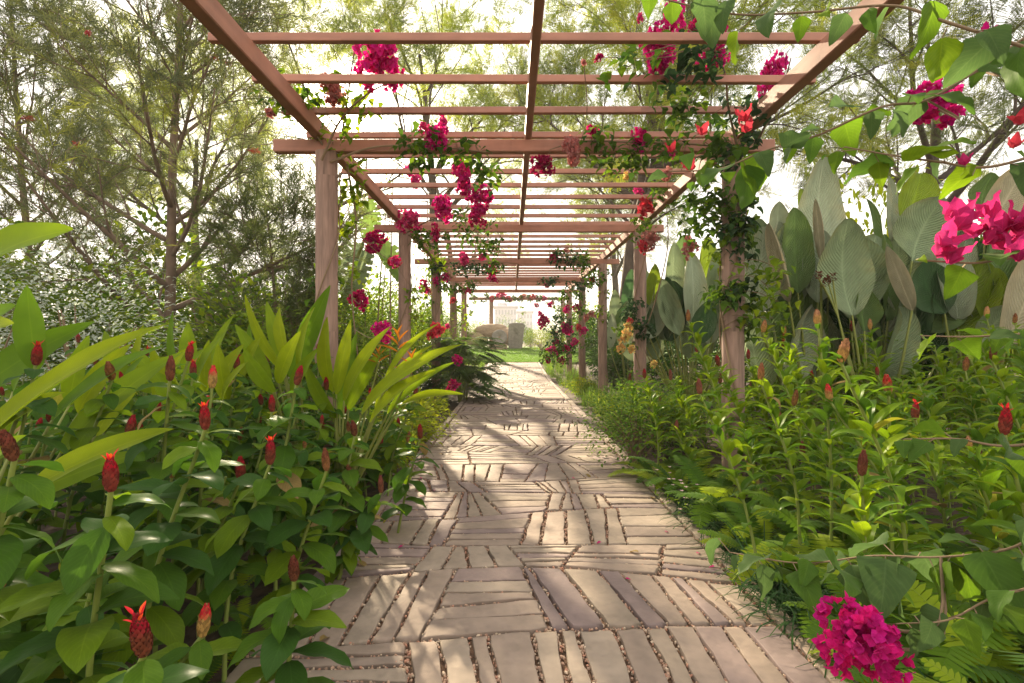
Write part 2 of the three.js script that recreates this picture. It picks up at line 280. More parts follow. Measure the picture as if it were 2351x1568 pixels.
{ // lawn beyond the end of the path, with standing blades on it
  const b = new Bag(), ds = [22.02, 24, 26, 28, 30, 32, 36, 44], xs = [-14, -6, -3, 0, 3, 6, 14];
  for (const d of ds) for (const x of xs) b.vert(x, gy(d) + 0.004, -d, x, d);
  for (let i = 0; i + 1 < ds.length; i++) for (let j = 0; j + 1 < xs.length; j++) { const q = i * xs.length + j; b.quad(q, q + 1, q + xs.length + 1, q + xs.length); }
  const lawnTex = tex(256, 256, (x, y) => { const a = fbm(nz, x * 16, y * 16, 16, 4); return [0.75 + 0.5 * (a - 0.5), 0.8 + 0.4 * (a - 0.5), 0.7 + 0.5 * (a - 0.5)]; });
  const lawn = mesh('lawn', b.geo(), std(rgb(0.11, 0.19, 0.03), 1, { map: lawnTex, bumpMap: lawnTex, bumpScale: 0.03 })); tag(lawn, 'short green lawn at the end of the path', 'lawn', null, 'structure');
  const r = rng(5), t = new Bag(); for (let k = 0; k < 14; k++) t.add(blade({ L: 0.05 + r() * 0.03, W: 0.008, prof: 'strap', droop: 0.9, start: 1.3, nl: 2, nw: 1, fold: 0 }), place(V((r() - 0.5) * 0.16, 0, (r() - 0.5) * 0.16), r() * 6.28, 0, 0));
  const N = 9000, inst = new THREE.InstancedMesh(t.geo(), leafMat(rgb(0.17, 0.30, 0.035), 0.5, { coat: 0.1 }), N);
  for (let k = 0; k < N; k++) { const d = 22.1 + Math.pow(r(), 1.3) * 11, x = lerp(-3.5, 3.5, r()); inst.setMatrixAt(k, M4().compose(V(x, gy(d), -d), Q().setFromAxisAngle(UPV, r() * 6), V(1, 0.8 + r() * 0.6, 1))); }
  inst.name = 'grass_blades'; inst.castShadow = inst.receiveShadow = true; lawn.add(inst); tag(inst, null, null, null, 'stuff');
}

// ---------------------------------------------------------------- pergola
const BAYS = [4.17, 7.2, 10.17, 13.15, 16.1], PX = [-1.503, 1.793];
{
  const pg = thing('pergola', 'long reddish brown timber pergola on round posts over the stone path', 'pergola');
  const timbers = [[0.41, 0.185, 0.118], [0.375, 0.175, 0.118], [0.44, 0.205, 0.135], [0.36, 0.16, 0.105]].map((c) => { const m = MAT.timber.clone(); m.color.setRGB(...c); return m; });
  // round posts, cast like rough bamboo: swollen rings where the shutter joints are
  const r = rng(3), postGeo = [];
  for (let v = 0; v < 3; v++) {
    const pr = [], cuts = [0.28, 0.78, 1.3, 1.78, 2.2].map((y) => y + (r() - 0.5) * 0.2); pr.push([0.0, -0.1]);
    for (let i = 0; i <= 54; i++) { const y = -0.1 + i * (2.8 / 54); let q = 0.087 + (fbm(nz, i * 0.35, v * 7, 64, 3) - 0.5) * 0.006; for (const c of cuts) q += 0.003 * Math.exp(-Math.pow((y - c) / 0.03, 2)) - 0.006 * Math.exp(-Math.pow((y - c - 0.02) / 0.012, 2)); pr.push([q, y]); }
    const g = new THREE.LatheGeometry(pr.map((p) => new THREE.Vector2(p[0], p[1])), 20); const uv = g.attributes.uv, po = g.attributes.position;
    for (let k = 0; k < uv.count; k++) uv.setXY(k, uv.getX(k) * 1.6, po.getY(k) * 0.8); postGeo.push(g);
  }
  BAYS.forEach((d, i) => PX.forEach((x, j) => { const p = mesh('post', postGeo[(i + j) % 3], MAT.post, pg); p.position.set(x, gy(d) - (i > 3 ? gy(d) : 0), -d); p.rotation.y = i * 1.3 + j * 2; }));
  BAYS.forEach((d) => mesh('cross_beam', flat(beam(-1.925, 2.12, 2.7, 2.8, -d - 0.04, -d + 0.035)), MAT.timber, pg));
  const z0 = -2.45, z1 = -16.5;
  mesh('rail', flat(beam(-1.6, -1.515, 2.803, 2.93, z1, z0)), MAT.timber, pg);
  mesh('rail', flat(beam(1.80, 1.885, 2.803, 2.93, z1, z0)), MAT.timber, pg);
  mesh('rail', flat(beam(0.105, 0.158, 2.803, 2.93, z1, z0)), MAT.timber, pg);
  for (let k = -1; k < 29; k++) { const d = 3.01 + 0.475 * k, e = (r() - 0.5) * 0.02; mesh('rafter', flat(beam(-1.78 + e, 2.05 + e, 2.933, 2.983, -d - 0.042, -d, 0.004)), timbers[Math.floor(r() * 4)], pg).rotation.z = (r() - 0.5) * 0.005; }
  // the end portal, set nearer the axis, stands free behind the last bay
  const ar = thing('garden_arch', 'far timber arch draped with pink flowers behind the boulders', 'arch', V(0, gy(34.5), -34.5));
  const h = 3.22;
  for (const x of [-1.39, 3.4]) { const p = mesh('post', postGeo[0], MAT.post, ar); p.position.x = x; p.scale.set(1.6, h / 2.7, 1.6); }
  mesh('cross_beam', flat(beam(-2.9, 3.9, h, h + 0.18, -0.07, 0.07)), MAT.timber, ar);
}
// ---------------------------------------------------------------- button ginger: stems with spiralling leaves and a scaly flower cone
const gingerLeaves = { broad: [], slim: [] };
{
  const r = rng(21);
  for (let k = 0; k < 8; k++) gingerLeaves.broad.push(blade({ L: 0.172, W: 0.086, prof: 'oval', droop: 0.35 + r() * 0.9, start: 0.15 + r() * 0.25, fold: 0.05 + r() * 0.3, nl: 9, nw: 2, wave: 0.02 + r() * 0.03, twist: (r() - 0.5) * 0.7, seed: k + 1 }).geo());
  for (let k = 0; k < 8; k++) gingerLeaves.slim.push(blade({ L: 0.18, W: 0.056, prof: 'lance', droop: 0.7 + r() * 1.3, start: 0.35 + r() * 0.3, fold: 0.3 + r() * 0.45, nl: 9, nw: 2, wave: 0.02 + r() * 0.03, twist: (r() - 0.5) * 0.9, seed: k + 9 }).geo());
}
const gingerMats = {
  broad: [rgb(0.090, 0.190, 0.016), rgb(0.125, 0.235, 0.014), rgb(0.200, 0.300, 0.011), rgb(0.066, 0.155, 0.024)].map((c) => leafMat(c, 0.6, { coat: 0.18, rough: 0.3, map: veinTex })),
  slim: [rgb(0.175, 0.300, 0.012), rgb(0.230, 0.350, 0.011), rgb(0.290, 0.390, 0.010), rgb(0.120, 0.235, 0.016)].map((c) => leafMat(c, 0.6, { coat: 0.22, rough: 0.32, map: veinTex })),
};
const yellowLeaf = leafMat(rgb(0.42, 0.38, 0.03), 0.5, { map: veinTex });
const dryLeaf = leafMat(rgb(0.34, 0.22, 0.09), 0.35, { coat: 0.05, map: veinTex });
// cones: overlapping bracts in a spiral on a spindle, one metre tall before scaling
function coneGeo(seed, lower, upper, slimness) {
  const r = rng(seed), b = new Bag(), core = new THREE.LatheGeometry([[0, 0], [0.10, 0.02], [0.17, 0.2], [0.175, 0.5], [0.14, 0.8], [0.03, 0.97], [0, 0.985]].map((p) => new THREE.Vector2(p[0] * slimness, p[1])), 10);
  const cb = new Bag(); cb.p = Array.from(core.attributes.position.array); cb.u = Array.from(core.attributes.uv.array); cb.i = Array.from(core.index.array); b.add(cb, null, lower.map((c) => c * 0.6));
  const N = 120;
  for (let k = 0; k < N; k++) {
    const t = k / N, y = 0.02 + t * 0.88, a = k * 2.39996, rad = (t < 0.2 ? lerp(0.11, 0.185, t / 0.2) : t < 0.55 ? 0.19 : lerp(0.19, 0.05, (t - 0.55) / 0.45)) * slimness, sc = (t > 0.8 ? 0.75 : 1) * (0.9 + r() * 0.2);
    const bl = blade({ L: 0.155 * sc, W: 0.14 * sc * slimness, prof: 'oval', droop: 0.1, start: 0.0, fold: -0.6, nl: 3, nw: 1, seed: k });
    const mix = clamp((t - 0.45) * 4 + (r() - 0.5) * 0.7, 0, 1), v = 0.6 + r() * 0.65, c = [0, 1, 2].map((q) => lerp(lower[q], upper[q], mix) * v);
    b.add(bl, place(V(Math.sin(a) * rad * (1 + (r() - 0.5) * 0.1), y, Math.cos(a) * rad), a, 1.2 + t * 0.22 + (r() - 0.5) * 0.16, 0, 1), c);
  }
  return b.geo();
}
const coneMat = new THREE.MeshPhysicalMaterial({ color: 0xffffff, vertexColors: true, roughness: 0.7, specularIntensity: 0.3, clearcoat: 0.12, clearcoatRoughness: 0.3, side: THREE.DoubleSide });
const CONES = { red: [coneGeo(1, [0.20, 0.036, 0.022], [0.36, 0.009, 0.02], 0.95), coneGeo(2, [0.17, 0.045, 0.022], [0.32, 0.010, 0.024], 0.88)], brown: [coneGeo(3, [0.24, 0.105, 0.038], [0.22, 0.07, 0.036], 0.85), coneGeo(4, [0.27, 0.125, 0.04], [0.25, 0.09, 0.04], 0.9), coneGeo(5, [0.17, 0.06, 0.03], [0.19, 0.05, 0.032], 0.8)], pale: [coneGeo(6, [0.40, 0.22, 0.06], [0.36, 0.17, 0.08], 0.9), coneGeo(7, [0.34, 0.20, 0.055], [0.55, 0.02, 0.03], 0.9)] };
const bloomGeo = (() => { const b = new Bag(), r = rng(8); for (let k = 0; k < 5; k++) { const a = k * 1.25 + r(); b.add(blade({ L: 0.30, W: 0.13, prof: 'lance', droop: -0.3 + r() * 0.9, start: 0, fold: 0.8, nl: 4, nw: 1 }), place(V(Math.sin(a) * 0.08, 0.78 + 0.04 * k, Math.cos(a) * 0.08), a, 0.75 + r() * 0.5, 0), k % 2 ? [0.75, 0.09, 0.02] : [0.62, 0.02, 0.03]); } return b.geo(); })();
const bloomMat = leafMat(rgb(1, 1, 1), 0.35, { coat: 0.3, vc: true });
const GROUPS = { broad: 'button gingers in the bed below the feathery tree', slim: 'button gingers in the bed before the giant paddle leaves' };
const BED = { broad: 'in the bed below the feathery tree', slim: 'in the bed before the giant paddle leaves' };
let gingerN = 0;
const MARKS = { broad: [[-2.05, 1.75, 'under the huge arching paddle leaves'], [-1.05, 1.6, 'overhanging the path edging of the shaded bed'], [-1.1, 2.9, 'overhanging the path before the orange-flowered clump'], [-1.5, 3.75, 'around the sunlit clump at the first post'], [-2.6, 3.6, 'at the foot of the slender feathery tree'], [-3.4, 3.3, 'before the silver shrub'], [-1.6, 2.4, 'in the middle of the shaded bed'], [-1.5, 5, 'between the first and second posts']], slim: [[1.6, 3.2, 'among ferns at the path edge'], [1.79, 4.17, 'at the foot of the ivy-covered post'], [3.1, 4.4, 'right before the tallest paddle leaves'], [2.2, 3, 'in the middle of the sunny bed'], [4, 4.2, 'before the tan striped paddle leaf'], [2.3, 2, 'under the pale-edged bougainvillea spray'], [1.8, 5.4, 'behind the mounded shrub'], [2.2, 6.4, 'between ivy-covered post and yellow flowers']] };
const where = (type, b) => MARKS[type].reduce((m, q) => { const e = Math.hypot(q[0] - b.x, q[1] + b.z); return e < m[0] ? [e, q[2]] : m; }, [1e9, ''])[1];
const GINGER = [];
// `top` is where the stem ends (under the cone), `lean` where the stem starts, relative to it
function ginger(type, top, lean, cone, coneH, opt = {}) {
  const r = rng(1000 + gingerN++), d = -top.z, base = V(top.x + lean[0], gy(Math.max(0, d)) - 0.06, top.z + lean[1]), H = top.y - base.y; if (H < 0.12) return;
  const what = cone === 'open' ? ' with open red bloom ' : cone === 'red' ? ' with red cone ' : cone === 'brown' ? ' with brown cone ' : cone === 'pale' ? ' with tan cone ' : ' without a cone ', size = H > 0.92 ? 'tall ' : H < 0.5 ? 'short ' : '';
  const t = thing('button_ginger', size + 'button ginger' + what + where(type, base), 'plant', base, GROUPS[type]); GINGER.push([base.x, -base.z]);
  const loc = top.clone().sub(base), mid = V(loc.x * 0.25 + (r() - 0.5) * 0.06, loc.y * 0.5, loc.z * 0.25 + (r() - 0.5) * 0.06), cv = new THREE.CatmullRomCurve3([V(0, 0, 0), mid, loc]);
  const sb = new Bag(), N = 9, pts = cv.getPoints(N), far = d > 3.3;
  tube(sb, pts, pts.map((p, i) => lerp(0.0085, 0.0055, i / N)), far ? 4 : 6); mesh('stem', sb.geo(), MAT.stem, t);
  const n = Math.max(7, Math.round((opt.dense || 24) * Math.min(1.25, H / 0.75 * 0.55 + 0.45))), a0 = r() * 6.28, sz = (opt.size || 1) * (type === 'broad' ? 0.8 : 0.74), geos = gingerLeaves[type], mats = gingerMats[type];
  const fol = far ? [new Bag(), new Bag()] : null;
  for (let k = 0; k < n; k++) {
    const s = k / (n - 1), at = cv.getPoint(lerp(0.26, 0.985, Math.pow(s, 0.8))), yaw = a0 + k * 1.18 + (r() - 0.5) * 0.5;
    const pitch = type === 'broad' ? lerp(-0.5, 0.05, s) + (r() - 0.5) * 0.75 - (s > 0.86 ? 0.45 : 0) : lerp(0.15, 0.75, s) + (r() - 0.5) * 0.5 - (s > 0.86 ? 0.5 : 0);
    const sc = sz * (0.78 + 0.5 * Math.sin(Math.PI * (0.15 + 0.75 * s)) - (s > 0.85 ? 0.18 : 0)) * (0.85 + r() * 0.3);
    const gi = Math.floor(r() * 8), mi = Math.floor(r() * 4), m = place(at, yaw, pitch, (r() - 0.5) * 0.5, sc), odd = r();
    if (far) { const g = geos[gi], q = new Bag(); q.p = g.attributes.position.array; q.u = g.attributes.uv.array; q.i = g.index.array; fol[mi % 2].add(q, m); }
    else { const l = mesh('leaf', geos[gi], odd < 0.02 ? yellowLeaf : odd > 0.985 && d > 1.7 ? dryLeaf : mats[mi], t); m.decompose(l.position, l.quaternion, l.scale); }
  }
  if (far) fol.forEach((b, k) => b.count && tag(mesh('foliage', b.geo(), mats[k * 2], t), null, null, null, 'stuff'));
  if (cone) {
    const set = CONES[cone === 'open' ? 'red' : cone], c = mesh('flower_cone', set[Math.floor(r() * set.length)], coneMat, t); c.position.copy(loc); { const k = 0.74 + r() * 0.14; c.scale.set(coneH * k, coneH * (0.9 + r() * 0.15), coneH * k); }
    c.rotation.set((r() - 0.5) * (cone === 'open' ? 0.2 : 0.45), r() * 6, (r() - 0.5) * (cone === 'open' ? 0.2 : 0.45)); c.position.y -= 0.004;
    if (cone === 'open' || (cone === 'red' && r() < 0.25)) { const f = mesh('bloom', bloomGeo, bloomMat, c); f.rotation.y = r() * 6; }
  }
  return t;
}
// cones seen in the photograph: pixel of the cone's foot, height of the cone in pixels, kind; a cone is about 9 cm tall, which gives its distance
const CL = [[82, 850, 58, 'open'], [258, 882, 50, 'brown'], [432, 838, 45, 'red'], [390, 886, 62, 'brown'], [443, 872, 40, 'open'], [487, 902, 55, 'pale'], [512, 914, 32, 'brown'], [543, 858, 36, 'open'], [610, 846, 30, 'brown'], [652, 848, 24, 'open'], [680, 893, 48, 'red'], [733, 820, 26, 'red'], [750, 902, 32, 'red'], [353, 912, 20, 'red'], [625, 953, 40, 'red'], [585, 937, 17, 'red'], [672, 980, 24, 'red'], [741, 998, 30, 'open'], [803, 922, 29, 'red'], [851, 926, 26, 'red'], [890, 932, 25, 'red'], [815, 1008, 42, 'brown'], [965, 1014, 36, 'red'], [472, 1000, 74, 'open'], [295, 1014, 52, 'red'], [34, 1076, 100, 'brown'], [255, 1148, 98, 'open'], [192, 995, 20, 'red'], [620, 1078, 62, 'open'], [552, 1112, 56, 'red'], [550, 1016, 32, 'brown'], [722, 1086, 32, 'brown'], [750, 1092, 56, 'brown'], [805, 1110, 42, 'brown'], [873, 1052, 27, 'red'], [675, 1098, 30, 'brown'], [875, 1140, 42, 'brown'], [676, 1348, 78, 'brown'], [332, 1528, 128, 'open'], [463, 1480, 86, 'pale'], [4, 1364, 78, 'brown'], [955, 916, 28, 'red'], [692, 770, 22, 'brown'], [630, 812, 16, 'red'], [700, 1020, 24, 'red'], [915, 985, 24, 'red'], [935, 1040, 26, 'brown']];
const CR = [[1878, 748, 44, 'pale'], [1800, 768, 26, 'pale'], [1752, 762, 32, 'pale'], [1800, 795, 24, 'red'], [1830, 766, 20, 'red'], [1930, 830, 56, 'pale'], [1883, 820, 30, 'open'], [1746, 874, 42, 'brown'], [1607, 904, 42, 'brown'], [1650, 840, 27, 'red'], [1653, 880, 26, 'brown'], [1906, 922, 44, 'pale'], [2040, 904, 50, 'pale'], [1822, 930, 38, 'brown'], [1832, 980, 32, 'brown'], [1843, 1044, 34, 'brown'], [1978, 1090, 64, 'brown'], [2100, 962, 46, 'open'], [2306, 996, 66, 'open'], [2277, 824, 42, 'brown'], [2216, 850, 34, 'brown'], [2265, 728, 28, 'pale'], [1998, 756, 26, 'pale'], [1955, 760, 24, 'red'], [2130, 792, 22, 'red'], [1553, 988, 28, 'brown'], [1580, 736, 28, 'brown'], [1718, 824, 24, 'red'], [2056, 834, 18, 'brown'], [2100, 676, 22, 'pale'], [1540, 872, 26, 'brown'], [1480, 868, 24, 'red'], [1445, 878, 22, 'brown'], [1600, 810, 22, 'red'], [1690, 985, 26, 'brown'], [1768, 1010, 24, 'brown'], [2185, 900, 28, 'brown'], [1998, 985, 26, 'red'], [1700, 900, 22, 'red']];
const CONE = 0.092;
{
  const r = rng(77);
  for (const [u, v, h, kind] of CL) { const d = clamp(F * CONE / h * (0.95 + r() * 0.1), 0.85, 5.2), p = px(u, v, d); p.y = Math.max(p.y, 0.3 + r() * 0.1) + 0.02; ginger('broad', p, [-(0.04 + r() * 0.2), (r() - 0.7) * 0.16], kind, CONE * clamp(h * d / F / CONE, 0.6, 1.2) * (h > 70 ? 0.85 : 1)); }
  for (const [u, v, h, kind] of CR) { const d = clamp(F * CONE / h * (0.93 + r() * 0.1), 1.7, 6.2), p = px(u, v, d); p.y = Math.max(p.y, 0.3 + r() * 0.1); ginger('slim', p, [0.08 + r() * 0.3, (r() - 0.6) * 0.2], kind, CONE * clamp(h * d / F / CONE, 0.6, 1.2), { dense: 32 }); }
  // stems between them, where there is room
  const room = (x, d, m) => GINGER.every(([a, b]) => Math.hypot(a - x, b - d) > m);
  const topL = (x, d) => clamp(0.52 + (-x - 1.1) * 0.2 + (d - 1) * 0.02, 0.3, 0.98), topR = (x, d) => clamp(0.42 + (x - 1.35) * 0.38, 0.25, 1.2);
  let n = 0;
  for (let t = 0; t < 6000 && n < 120; t++) { const d = 0.85 + Math.pow(r(), 1.2) * 4.6, x = -1.14 - Math.pow(r(), 1.1) * (0.6 + d * 0.52); if (x < -d * 1.08 - 0.2 || !room(x, d, 0.14)) continue; n++; const H = topL(x, d) * (0.72 + r() * 0.32); { const c = d > 1.7 && r() < 0.55 ? ['red', 'red', 'brown'][Math.floor(r() * 3)] : null; ginger('broad', V(x + 0.02 + r() * 0.1, H * (c ? 1.16 : 1), -d + (r() - 0.5) * 0.1), [-(0.05 + r() * 0.12), (r() - 0.6) * 0.12], c, 0.055 + r() * 0.025); } }
  n = 0;
  for (let t = 0; t < 6000 && n < 125; t++) { const d = 1.9 + Math.pow(r(), 1.1) * 4.6, x = 1.62 + Math.pow(r(), 1.0) * (0.7 + d * 0.5); if (x > d * 1.08 + 0.2 || !room(x, d, 0.165)) continue; n++; const H = topR(x, d) * (0.75 + r() * 0.35); ginger('slim', V(x - 0.05 - r() * 0.2, H, -d + (r() - 0.5) * 0.1), [0.1 + r() * 0.2, (r() - 0.6) * 0.15], r() < 0.25 ? ['pale', 'red', 'brown'][Math.floor(r() * 3)] : null, 0.06 + r() * 0.02, { dense: 32, size: 1.08 }); }
}

// ---------------------------------------------------------------- heliconia: long paddle leaves
const helMats = [rgb(0.23, 0.33, 0.010), rgb(0.31, 0.38, 0.008), rgb(0.14, 0.25, 0.012)].map((c) => leafMat(c, 0.62, { coat: 0.22, rough: 0.4, map: paddleTex }));
function heliconia(label, root, leaves, flowers = []) {
  const t = thing('heliconia', label, 'plant', root, undefined);
  leaves.forEach(([bu, bv, tu, tv, d, w, mi = 0, dz = 0.1, faceUp = 0.6, arch = 0.08], k) => {
    const a = px(bu, bv, d).sub(root), b = px(tu, tv, d - dz).sub(root), fv = V((k % 2 ? 0.25 : -0.35), faceUp, 0.8);
    const l = mesh('leaf', bladeBetween(a, b, w, fv, { prof: 'blade', arch, fold: 0.28, wave: 0.025, seed: k, nl: 16 }).geo(), helMats[mi], t);
    const s = new Bag(); tube(s, curvePts([V((k % 3 - 1) * 0.03, -0.03, (k % 2) * 0.03), a.clone().multiplyScalar(0.5).add(V(0, 0.03, 0)), a.clone()], 5), [0.014, 0.013, 0.011, 0.009, 0.007, 0.005], 6); mesh('petiole', s.geo(), MAT.cane, t);
  });
  for (const [u, v, d, H] of flowers) {
    const at = px(u, v, d).sub(root), s = new Bag(); tube(s, curvePts([V(0, 0, 0), at.clone().multiplyScalar(0.5), at], 5), 0.006, 5); mesh('flower_stalk', s.geo(), MAT.cane, t);
    const fb = new Bag(); for (let k = 0; k < 6; k++) fb.add(blade({ L: H * (0.85 - k * 0.08), W: H * 0.2, prof: 'lance', droop: 0.15, start: 0, fold: 1.3, nl: 5, nw: 1 }), place(at.clone().add(V(0, H * (k * 0.13 - 0.15), 0)), (k % 2 ? 1.35 : -1.45) + k * 0.12, 0.45 + k * 0.17, 0)); mesh('flower_bract', fb.geo(), helFlower, t);
  }
  return t;
}
const helFlower = leafMat(rgb(0.62, 0.22, 0.015), 0.4, { coat: 0.3 });
heliconia('clump of huge yellow-green paddle leaves arching over the gingers by the silver shrub', V(-2.05, -0.05, -1.75), [
  [-70, 640, 168, 527, 1.55, 0.155, 0, 0.1, 0.5, 0.07], [85, 850, 62, 655, 1.9, 0.105, 2, 0, -0.1, 0.02], [-60, 1030, 388, 742, 1.6, 0.15, 1, -0.25, 0.9, 0.06], [-90, 930, 218, 738, 1.95, 0.14, 2, -0.1, 0.4, 0.07], [120, 965, 382, 792, 2.0, 0.12, 2, -0.2, 0.9, 0.07], [140, 1040, 420, 808, 2.1, 0.12, 0, -0.3, 0.9, 0.08], [60, 1130, 400, 985, 1.5, 0.12, 1, -0.2, 0.9, 0.06], [-40, 800, 35, 700, 1.7, 0.12, 2], [-30, 780, 32, 742, 1.5, 0.07, 1], [20, 1160, 330, 1040, 1.7, 0.12, 0, -0.3, 1.0, 0.07], [-60, 1150, 60, 1000, 1.5, 0.1, 0], [180, 950, 300, 790, 2.4, 0.11, 1, 0, 0.4], [60, 960, 215, 830, 2.2, 0.12, 0, -0.1, 0.8], [220, 1000, 345, 850, 2.3, 0.11, 1, -0.1, 0.7], [30, 900, 130, 770, 2.3, 0.11, 2, 0, 0.3], [160, 930, 205, 770, 2.6, 0.1, 0, 0, 0.2], [-20, 1010, 150, 900, 1.8, 0.12, 1, -0.1, 0.8]]);
heliconia('sunlit yellow-green paddle-leaf clump beside the vine-wrapped first post', V(-1.5, -0.05, -3.75), [
  [650, 850, 563, 676, 3.5, 0.085, 1, 0.1, 0.3], [655, 850, 612, 692, 3.6, 0.1, 0, 0, 0.2], [665, 830, 642, 705, 3.4, 0.11, 1, 0, 0.1], [668, 870, 758, 655, 3.4, 0.14, 2, 0.15, 0.3, 0.04], [690, 860, 722, 705, 3.3, 0.09, 1], [620, 880, 540, 745, 3.3, 0.1, 0], [600, 860, 575, 740, 3.6, 0.09, 2], [640, 880, 690, 760, 3.1, 0.1, 1], [630, 900, 560, 800, 3.0, 0.1, 0, 0.1], [670, 900, 730, 800, 3.2, 0.09, 0]]);
heliconia('glowing paddle-leaf clump with orange bird-like flowers at the path edge', V(-1.18, -0.05, -3.5), [
  [765, 900, 752, 728, 3.45, 0.13, 1, 0.1, 0.2], [772, 905, 805, 735, 3.4, 0.09, 1, 0, 0.2], [790, 920, 898, 748, 3.4, 0.11, 1, 0.1, 0.4], [800, 940, 880, 800, 3.5, 0.1, 0], [880, 900, 1008, 742, 3.35, 0.075, 1, 0.1, 0.8, 0.12], [830, 950, 1062, 790, 3.2, 0.12, 1, 0.2, 0.9, 0.1], [860, 940, 995, 792, 3.5, 0.09, 1, 0.1, 0.9, 0.1], [890, 950, 1042, 832, 3.3, 0.085, 0, 0.1, 0.9, 0.1], [850, 970, 1000, 850, 3.1, 0.11, 1, 0.1, 0.9, 0.1], [920, 930, 1064, 905, 3.2, 0.075, 1, 0.1, 1.0, 0.1], [770, 960, 700, 830, 3.4, 0.1, 0], [780, 950, 820, 760, 3.6, 0.09, 2]],
  [[915, 800, 3.3, 0.17], [947, 850, 3.2, 0.15], [870, 830, 3.4, 0.12]]);
heliconia('dense yellow-green paddle-leaf clump at the foot of the feathery tree', V(-2.6, -0.05, -3.6), [
  [420, 880, 398, 715, 3.6, 0.09, 2, 0, 0.1], [440, 870, 432, 740, 3.3, 0.11, 0, 0, 0.2], [400, 880, 350, 790, 3.2, 0.11, 1, 0.1], [380, 890, 300, 800, 3.4, 0.1, 0], [450, 900, 520, 760, 3.4, 0.11, 0, 0.1], [470, 900, 480, 780, 3.6, 0.1, 1], [430, 900, 470, 800, 3.0, 0.11, 0], [500, 900, 560, 790, 3.2, 0.1, 1, 0.1], [350, 900, 260, 820, 3.5, 0.1, 0], [520, 920, 500, 790, 3.1, 0.1, 1], [460, 930, 390, 830, 2.9, 0.12, 1, 0.2], [300, 900, 240, 760, 3.4, 0.12, 0, 0, 0.2], [330, 900, 330, 745, 3.5, 0.11, 1, 0, 0.2], [360, 930, 430, 800, 2.9, 0.12, 1, 0.1, 0.7], [280, 930, 330, 820, 3.0, 0.11, 2], [540, 900, 600, 770, 3.3, 0.1, 1, 0.1], [480, 880, 540, 720, 3.7, 0.1, 0, 0, 0.2], [410, 940, 350, 850, 2.8, 0.11, 0, 0.1, 0.8], [510, 930, 570, 830, 3.0, 0.1, 1, 0.1, 0.8]]);

// ---------------------------------------------------------------- giant calathea: grey-green ribbed paddles on tall stalks
const calMats = { pale: rgb(0.43, 0.49, 0.35), green: rgb(0.16, 0.26, 0.075), bright: rgb(0.26, 0.36, 0.02), tan: rgb(0.50, 0.44, 0.30), grey: rgb(0.28, 0.355, 0.20), deep: rgb(0.07, 0.15, 0.055) };
for (const k in calMats) calMats[k] = leafMat(calMats[k], k === 'pale' || k === 'grey' ? 0.25 : 0.35, { coat: 0.25, rough: 0.45, map: ribTex, bump: ribBump, bumpScale: 0.009 });
function calathea(label, root, leaves, extra = [0]) {
  const t = thing('giant_calathea', label, 'plant', root), q = rng(Math.floor(root.x * 100)), kinds = ['grey', 'green', 'deep', 'pale', 'bright', 'grey'];
  const [n, u0, u1, v0, v1, d0, w0] = extra; leaves = leaves.slice();
  for (let k = 0; k < n; k++) { const u = lerp(u0, u1, (k + q()) / n), v = lerp(v0, v1, q()), s = (0.8 + q() * 0.4), l = w0 * 1.75 * s, a = (q() - 0.5) * 0.7; leaves.push([u, v + l, u + Math.sin(a) * l, v + l - Math.cos(a) * l, d0 + q() * 0.7, w0 * s, kinds[Math.floor(q() * 6)], 0.1 + q() * 0.6, (q() - 0.5) * 1.6]); }
  leaves.forEach(([bu, bv, tu, tv, d, wpx, m, fold = 0.12, turn = 0], k) => {
    const a = px(bu, bv, d).sub(root), b = px(tu, tv, d + 0.04 * ((k % 3) - 1)).sub(root);
    mesh('leaf', bladeBetween(a, b, wpx * d / F, V(turn, 0.15, 1), { prof: 'paddle', arch: -0.13 + 0.1 * (k % 3), fold: fold + 0.1 + 0.14 * (k % 3), wave: 0.045, seed: k + 40, nl: 16, nw: 4 }).geo(), calMats[m], t);
    const s = new Bag(); tube(s, curvePts([V((k % 4 - 1.5) * 0.05, -0.02, (k % 3 - 1) * 0.05), V(a.x * 0.55, a.y * 0.5, a.z * 0.6), a.clone().add(V(0, 0, -0.004))], 7), [0.02, 0.019, 0.018, 0.016, 0.014, 0.012, 0.01, 0.008], 6); mesh('stalk', s.geo(), MAT.cane, t);
  });
  return t;
}
calathea('giant calathea clump with tallest pale grey paddle leaf behind the ivy post', V(3.0, -0.05, -5.1), [
  [1905, 612, 1893, 360, 4.9, 112, 'pale'], [1832, 672, 1824, 476, 4.7, 82, 'green'], [1812, 692, 1764, 512, 4.6, 66, 'tan', 0.75, -0.8], [1797, 560, 1789, 462, 5.2, 52, 'pale'], [1886, 600, 1872, 456, 4.55, 42, 'tan', 0.9, -0.6], [1846, 560, 1838, 432, 5.4, 48, 'bright'], [1740, 700, 1735, 490, 5.3, 70, 'grey', 0.3], [1770, 720, 1762, 600, 5.6, 80, 'deep'], [1870, 730, 1865, 590, 5.5, 90, 'deep']], [22, 1722, 1930, 500, 690, 4.7, 108]);
calathea('giant calathea clump with one broad ribbed leaf in front and brown seed head', V(3.35, -0.05, -4.8), [
  [1957, 724, 1948, 502, 4.4, 132, 'grey', 0.1], [2043, 556, 2041, 404, 4.9, 50, 'pale', 0.5, 0.6], [2060, 545, 2114, 398, 5.1, 108, 'bright', 0.12], [2095, 600, 2166, 452, 4.8, 140, 'grey', 0.1], [2095, 712, 2036, 566, 4.5, 64, 'tan', 0.7, -0.8], [2050, 690, 2060, 540, 5.0, 100, 'grey'], [2000, 730, 2030, 600, 5.4, 100, 'deep'], [1985, 760, 1975, 660, 4.5, 80, 'green', 0.5], [1995, 620, 1988, 455, 5.4, 40, 'green', 0.6, 0.8]], [22, 1930, 2160, 500, 700, 4.6, 110]);
